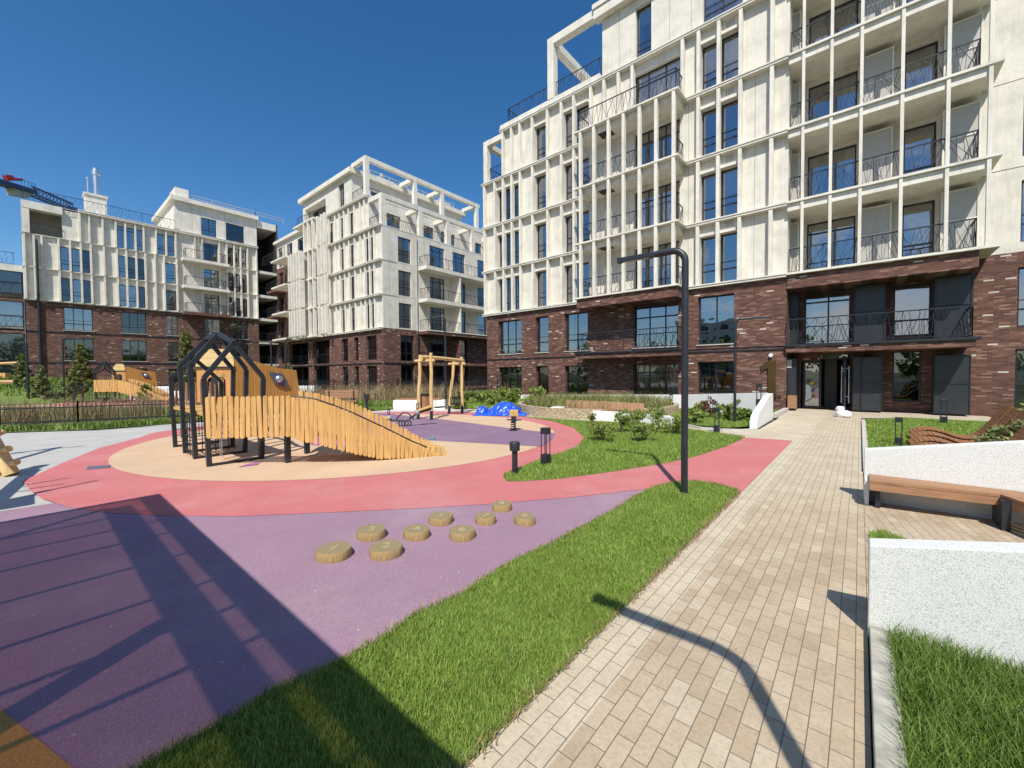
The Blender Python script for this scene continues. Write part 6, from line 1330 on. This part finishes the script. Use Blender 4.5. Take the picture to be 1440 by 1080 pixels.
m = MB(); m.box(PGX(-7.19), PGX(-.6), -1.85+sy, 1.0+sy, HS+.012, HS+.016); m.build('shade_cloth', M['gauze'], pg)
# ---- tower crane counter-jib behind the left block
cr_ = thing('tower_crane', 'dark blue tower crane jib with red winch and concrete ballast behind the left block', 'crane', (-150, 0, 0)); dC = 95.0
def qc(px, py, d=dC): return Vector(C0+ray(px, py)*d)
a, b = qc(-25, 250, 82), qc(105, 290, 105); b.z = a.z-1.0; b = Vector((b.x, b.y, qc(105, 290, 105).z))
m = MB(); m.bar(qc(-15, 252.5, 84), qc(45, 270, 92), 2.4, .9); m.build('counter_deck', M['blue'], cr_)
m = MB(); e1_, e2_ = qc(44, 268, 92), qc(102, 292, 104); dv_ = (e2_-e1_); sd_ = dv_.cross(Vector((0, 0, 1))).normalized()
ch_ = [Vector((0, 0, -.9))+sd_*.9, Vector((0, 0, -.9))-sd_*.9, Vector((0, 0, 1.0))]
for c_ in ch_: m.bar(e1_+c_, e2_+c_, .28)
nL = 12
for i in range(nL):
    p, q = e1_.lerp(e2_, i/nL), e1_.lerp(e2_, (i+1)/nL)
    for u_, v_ in ((0, 2), (1, 2), (0, 1)): m.bar(p+ch_[u_], q+ch_[v_], .14)
m.build('lattice_jib', M['blue'], cr_)
m = MB(); m.bar(qc(7, 250.5, 86), qc(17, 250.5, 87), 1.2, 1.0); m.bar(qc(18, 252, 87), qc(30, 252.5, 89), .6, .5); m.build('winch', M['red'], cr_); m = MB(); m.bar(qc(14, 268, 88), qc(36, 272, 91), 1.6, 1.9); m.build('ballast', M['concrete'], cr_)
m = MB(); m.bar(qc(5, 246, 86)+Vector((0, 0, -1)), qc(5, 244, 86), .1); 
for i in range(9): p = qc(10+i*5, 251.5+i*1.7, 86+i*.8); m.bar(p, p+Vector((0, 0, 1.0)), .07)
m.bar(qc(10, 250, 86)+Vector((0, 0, .7)), qc(50, 264, 92.5)+Vector((0, 0, .7)), .07); m.build('handrail', M['blue'], cr_)
m = MB(); m.bar((qc(102, 292, 104).x, qc(102, 292, 104).y, 0), (qc(102, 292, 104).x, qc(102, 292, 104).y, e2_.z), 1.6); m.build('mast', M['blue'], cr_)
# ---- what the windows reflect: trees and blocks behind the camera
C = []; Rr = []
for i in range(230):
    if i < 150: x = random.uniform(-110, 90); y = -38-random.random()*22
    else: x = 48+random.random()*20; y = random.uniform(-60, 70)  # added arm at the right, standing for hills, darkens the left block's reflections
    C.append((x, y, random.uniform(1.5, 6.5) if i < 150 else random.uniform(1, 9))); Rr.append(random.uniform(1.8, 3.4)+(1.6 if i >= 150 else 0))
o = leaves('tree_hill_belt', C, Rr, 36000, .6, M['bush'], None, 1.5); tag(o, 'belt of green trees behind the camera, right arm added for unseen hills', None, None, 'stuff')
for x, y, w, h, lb_ in ((-30, -95, 26, 17, 'pale apartment block far behind the camera'), (45, -85, 16, 26, 'tall pale tower far behind the camera')):
    t = thing('apartment_building', lb_, 'building', (x, y, 0)); m = MB(); m.box(x-w/2, x+w/2, y-6, y+6, 0, h); m.build('wall', M['stucco'], t); m = MB()
    for i in range(int(w/3)):
        for k in range(int(h/3)): m.box(x-w/2+1+i*3, x-w/2+2.4+i*3, y+6.001, y+6.05, 1+k*3, 2.6+k*3)
    m.build('window', M['dscreen'], t)
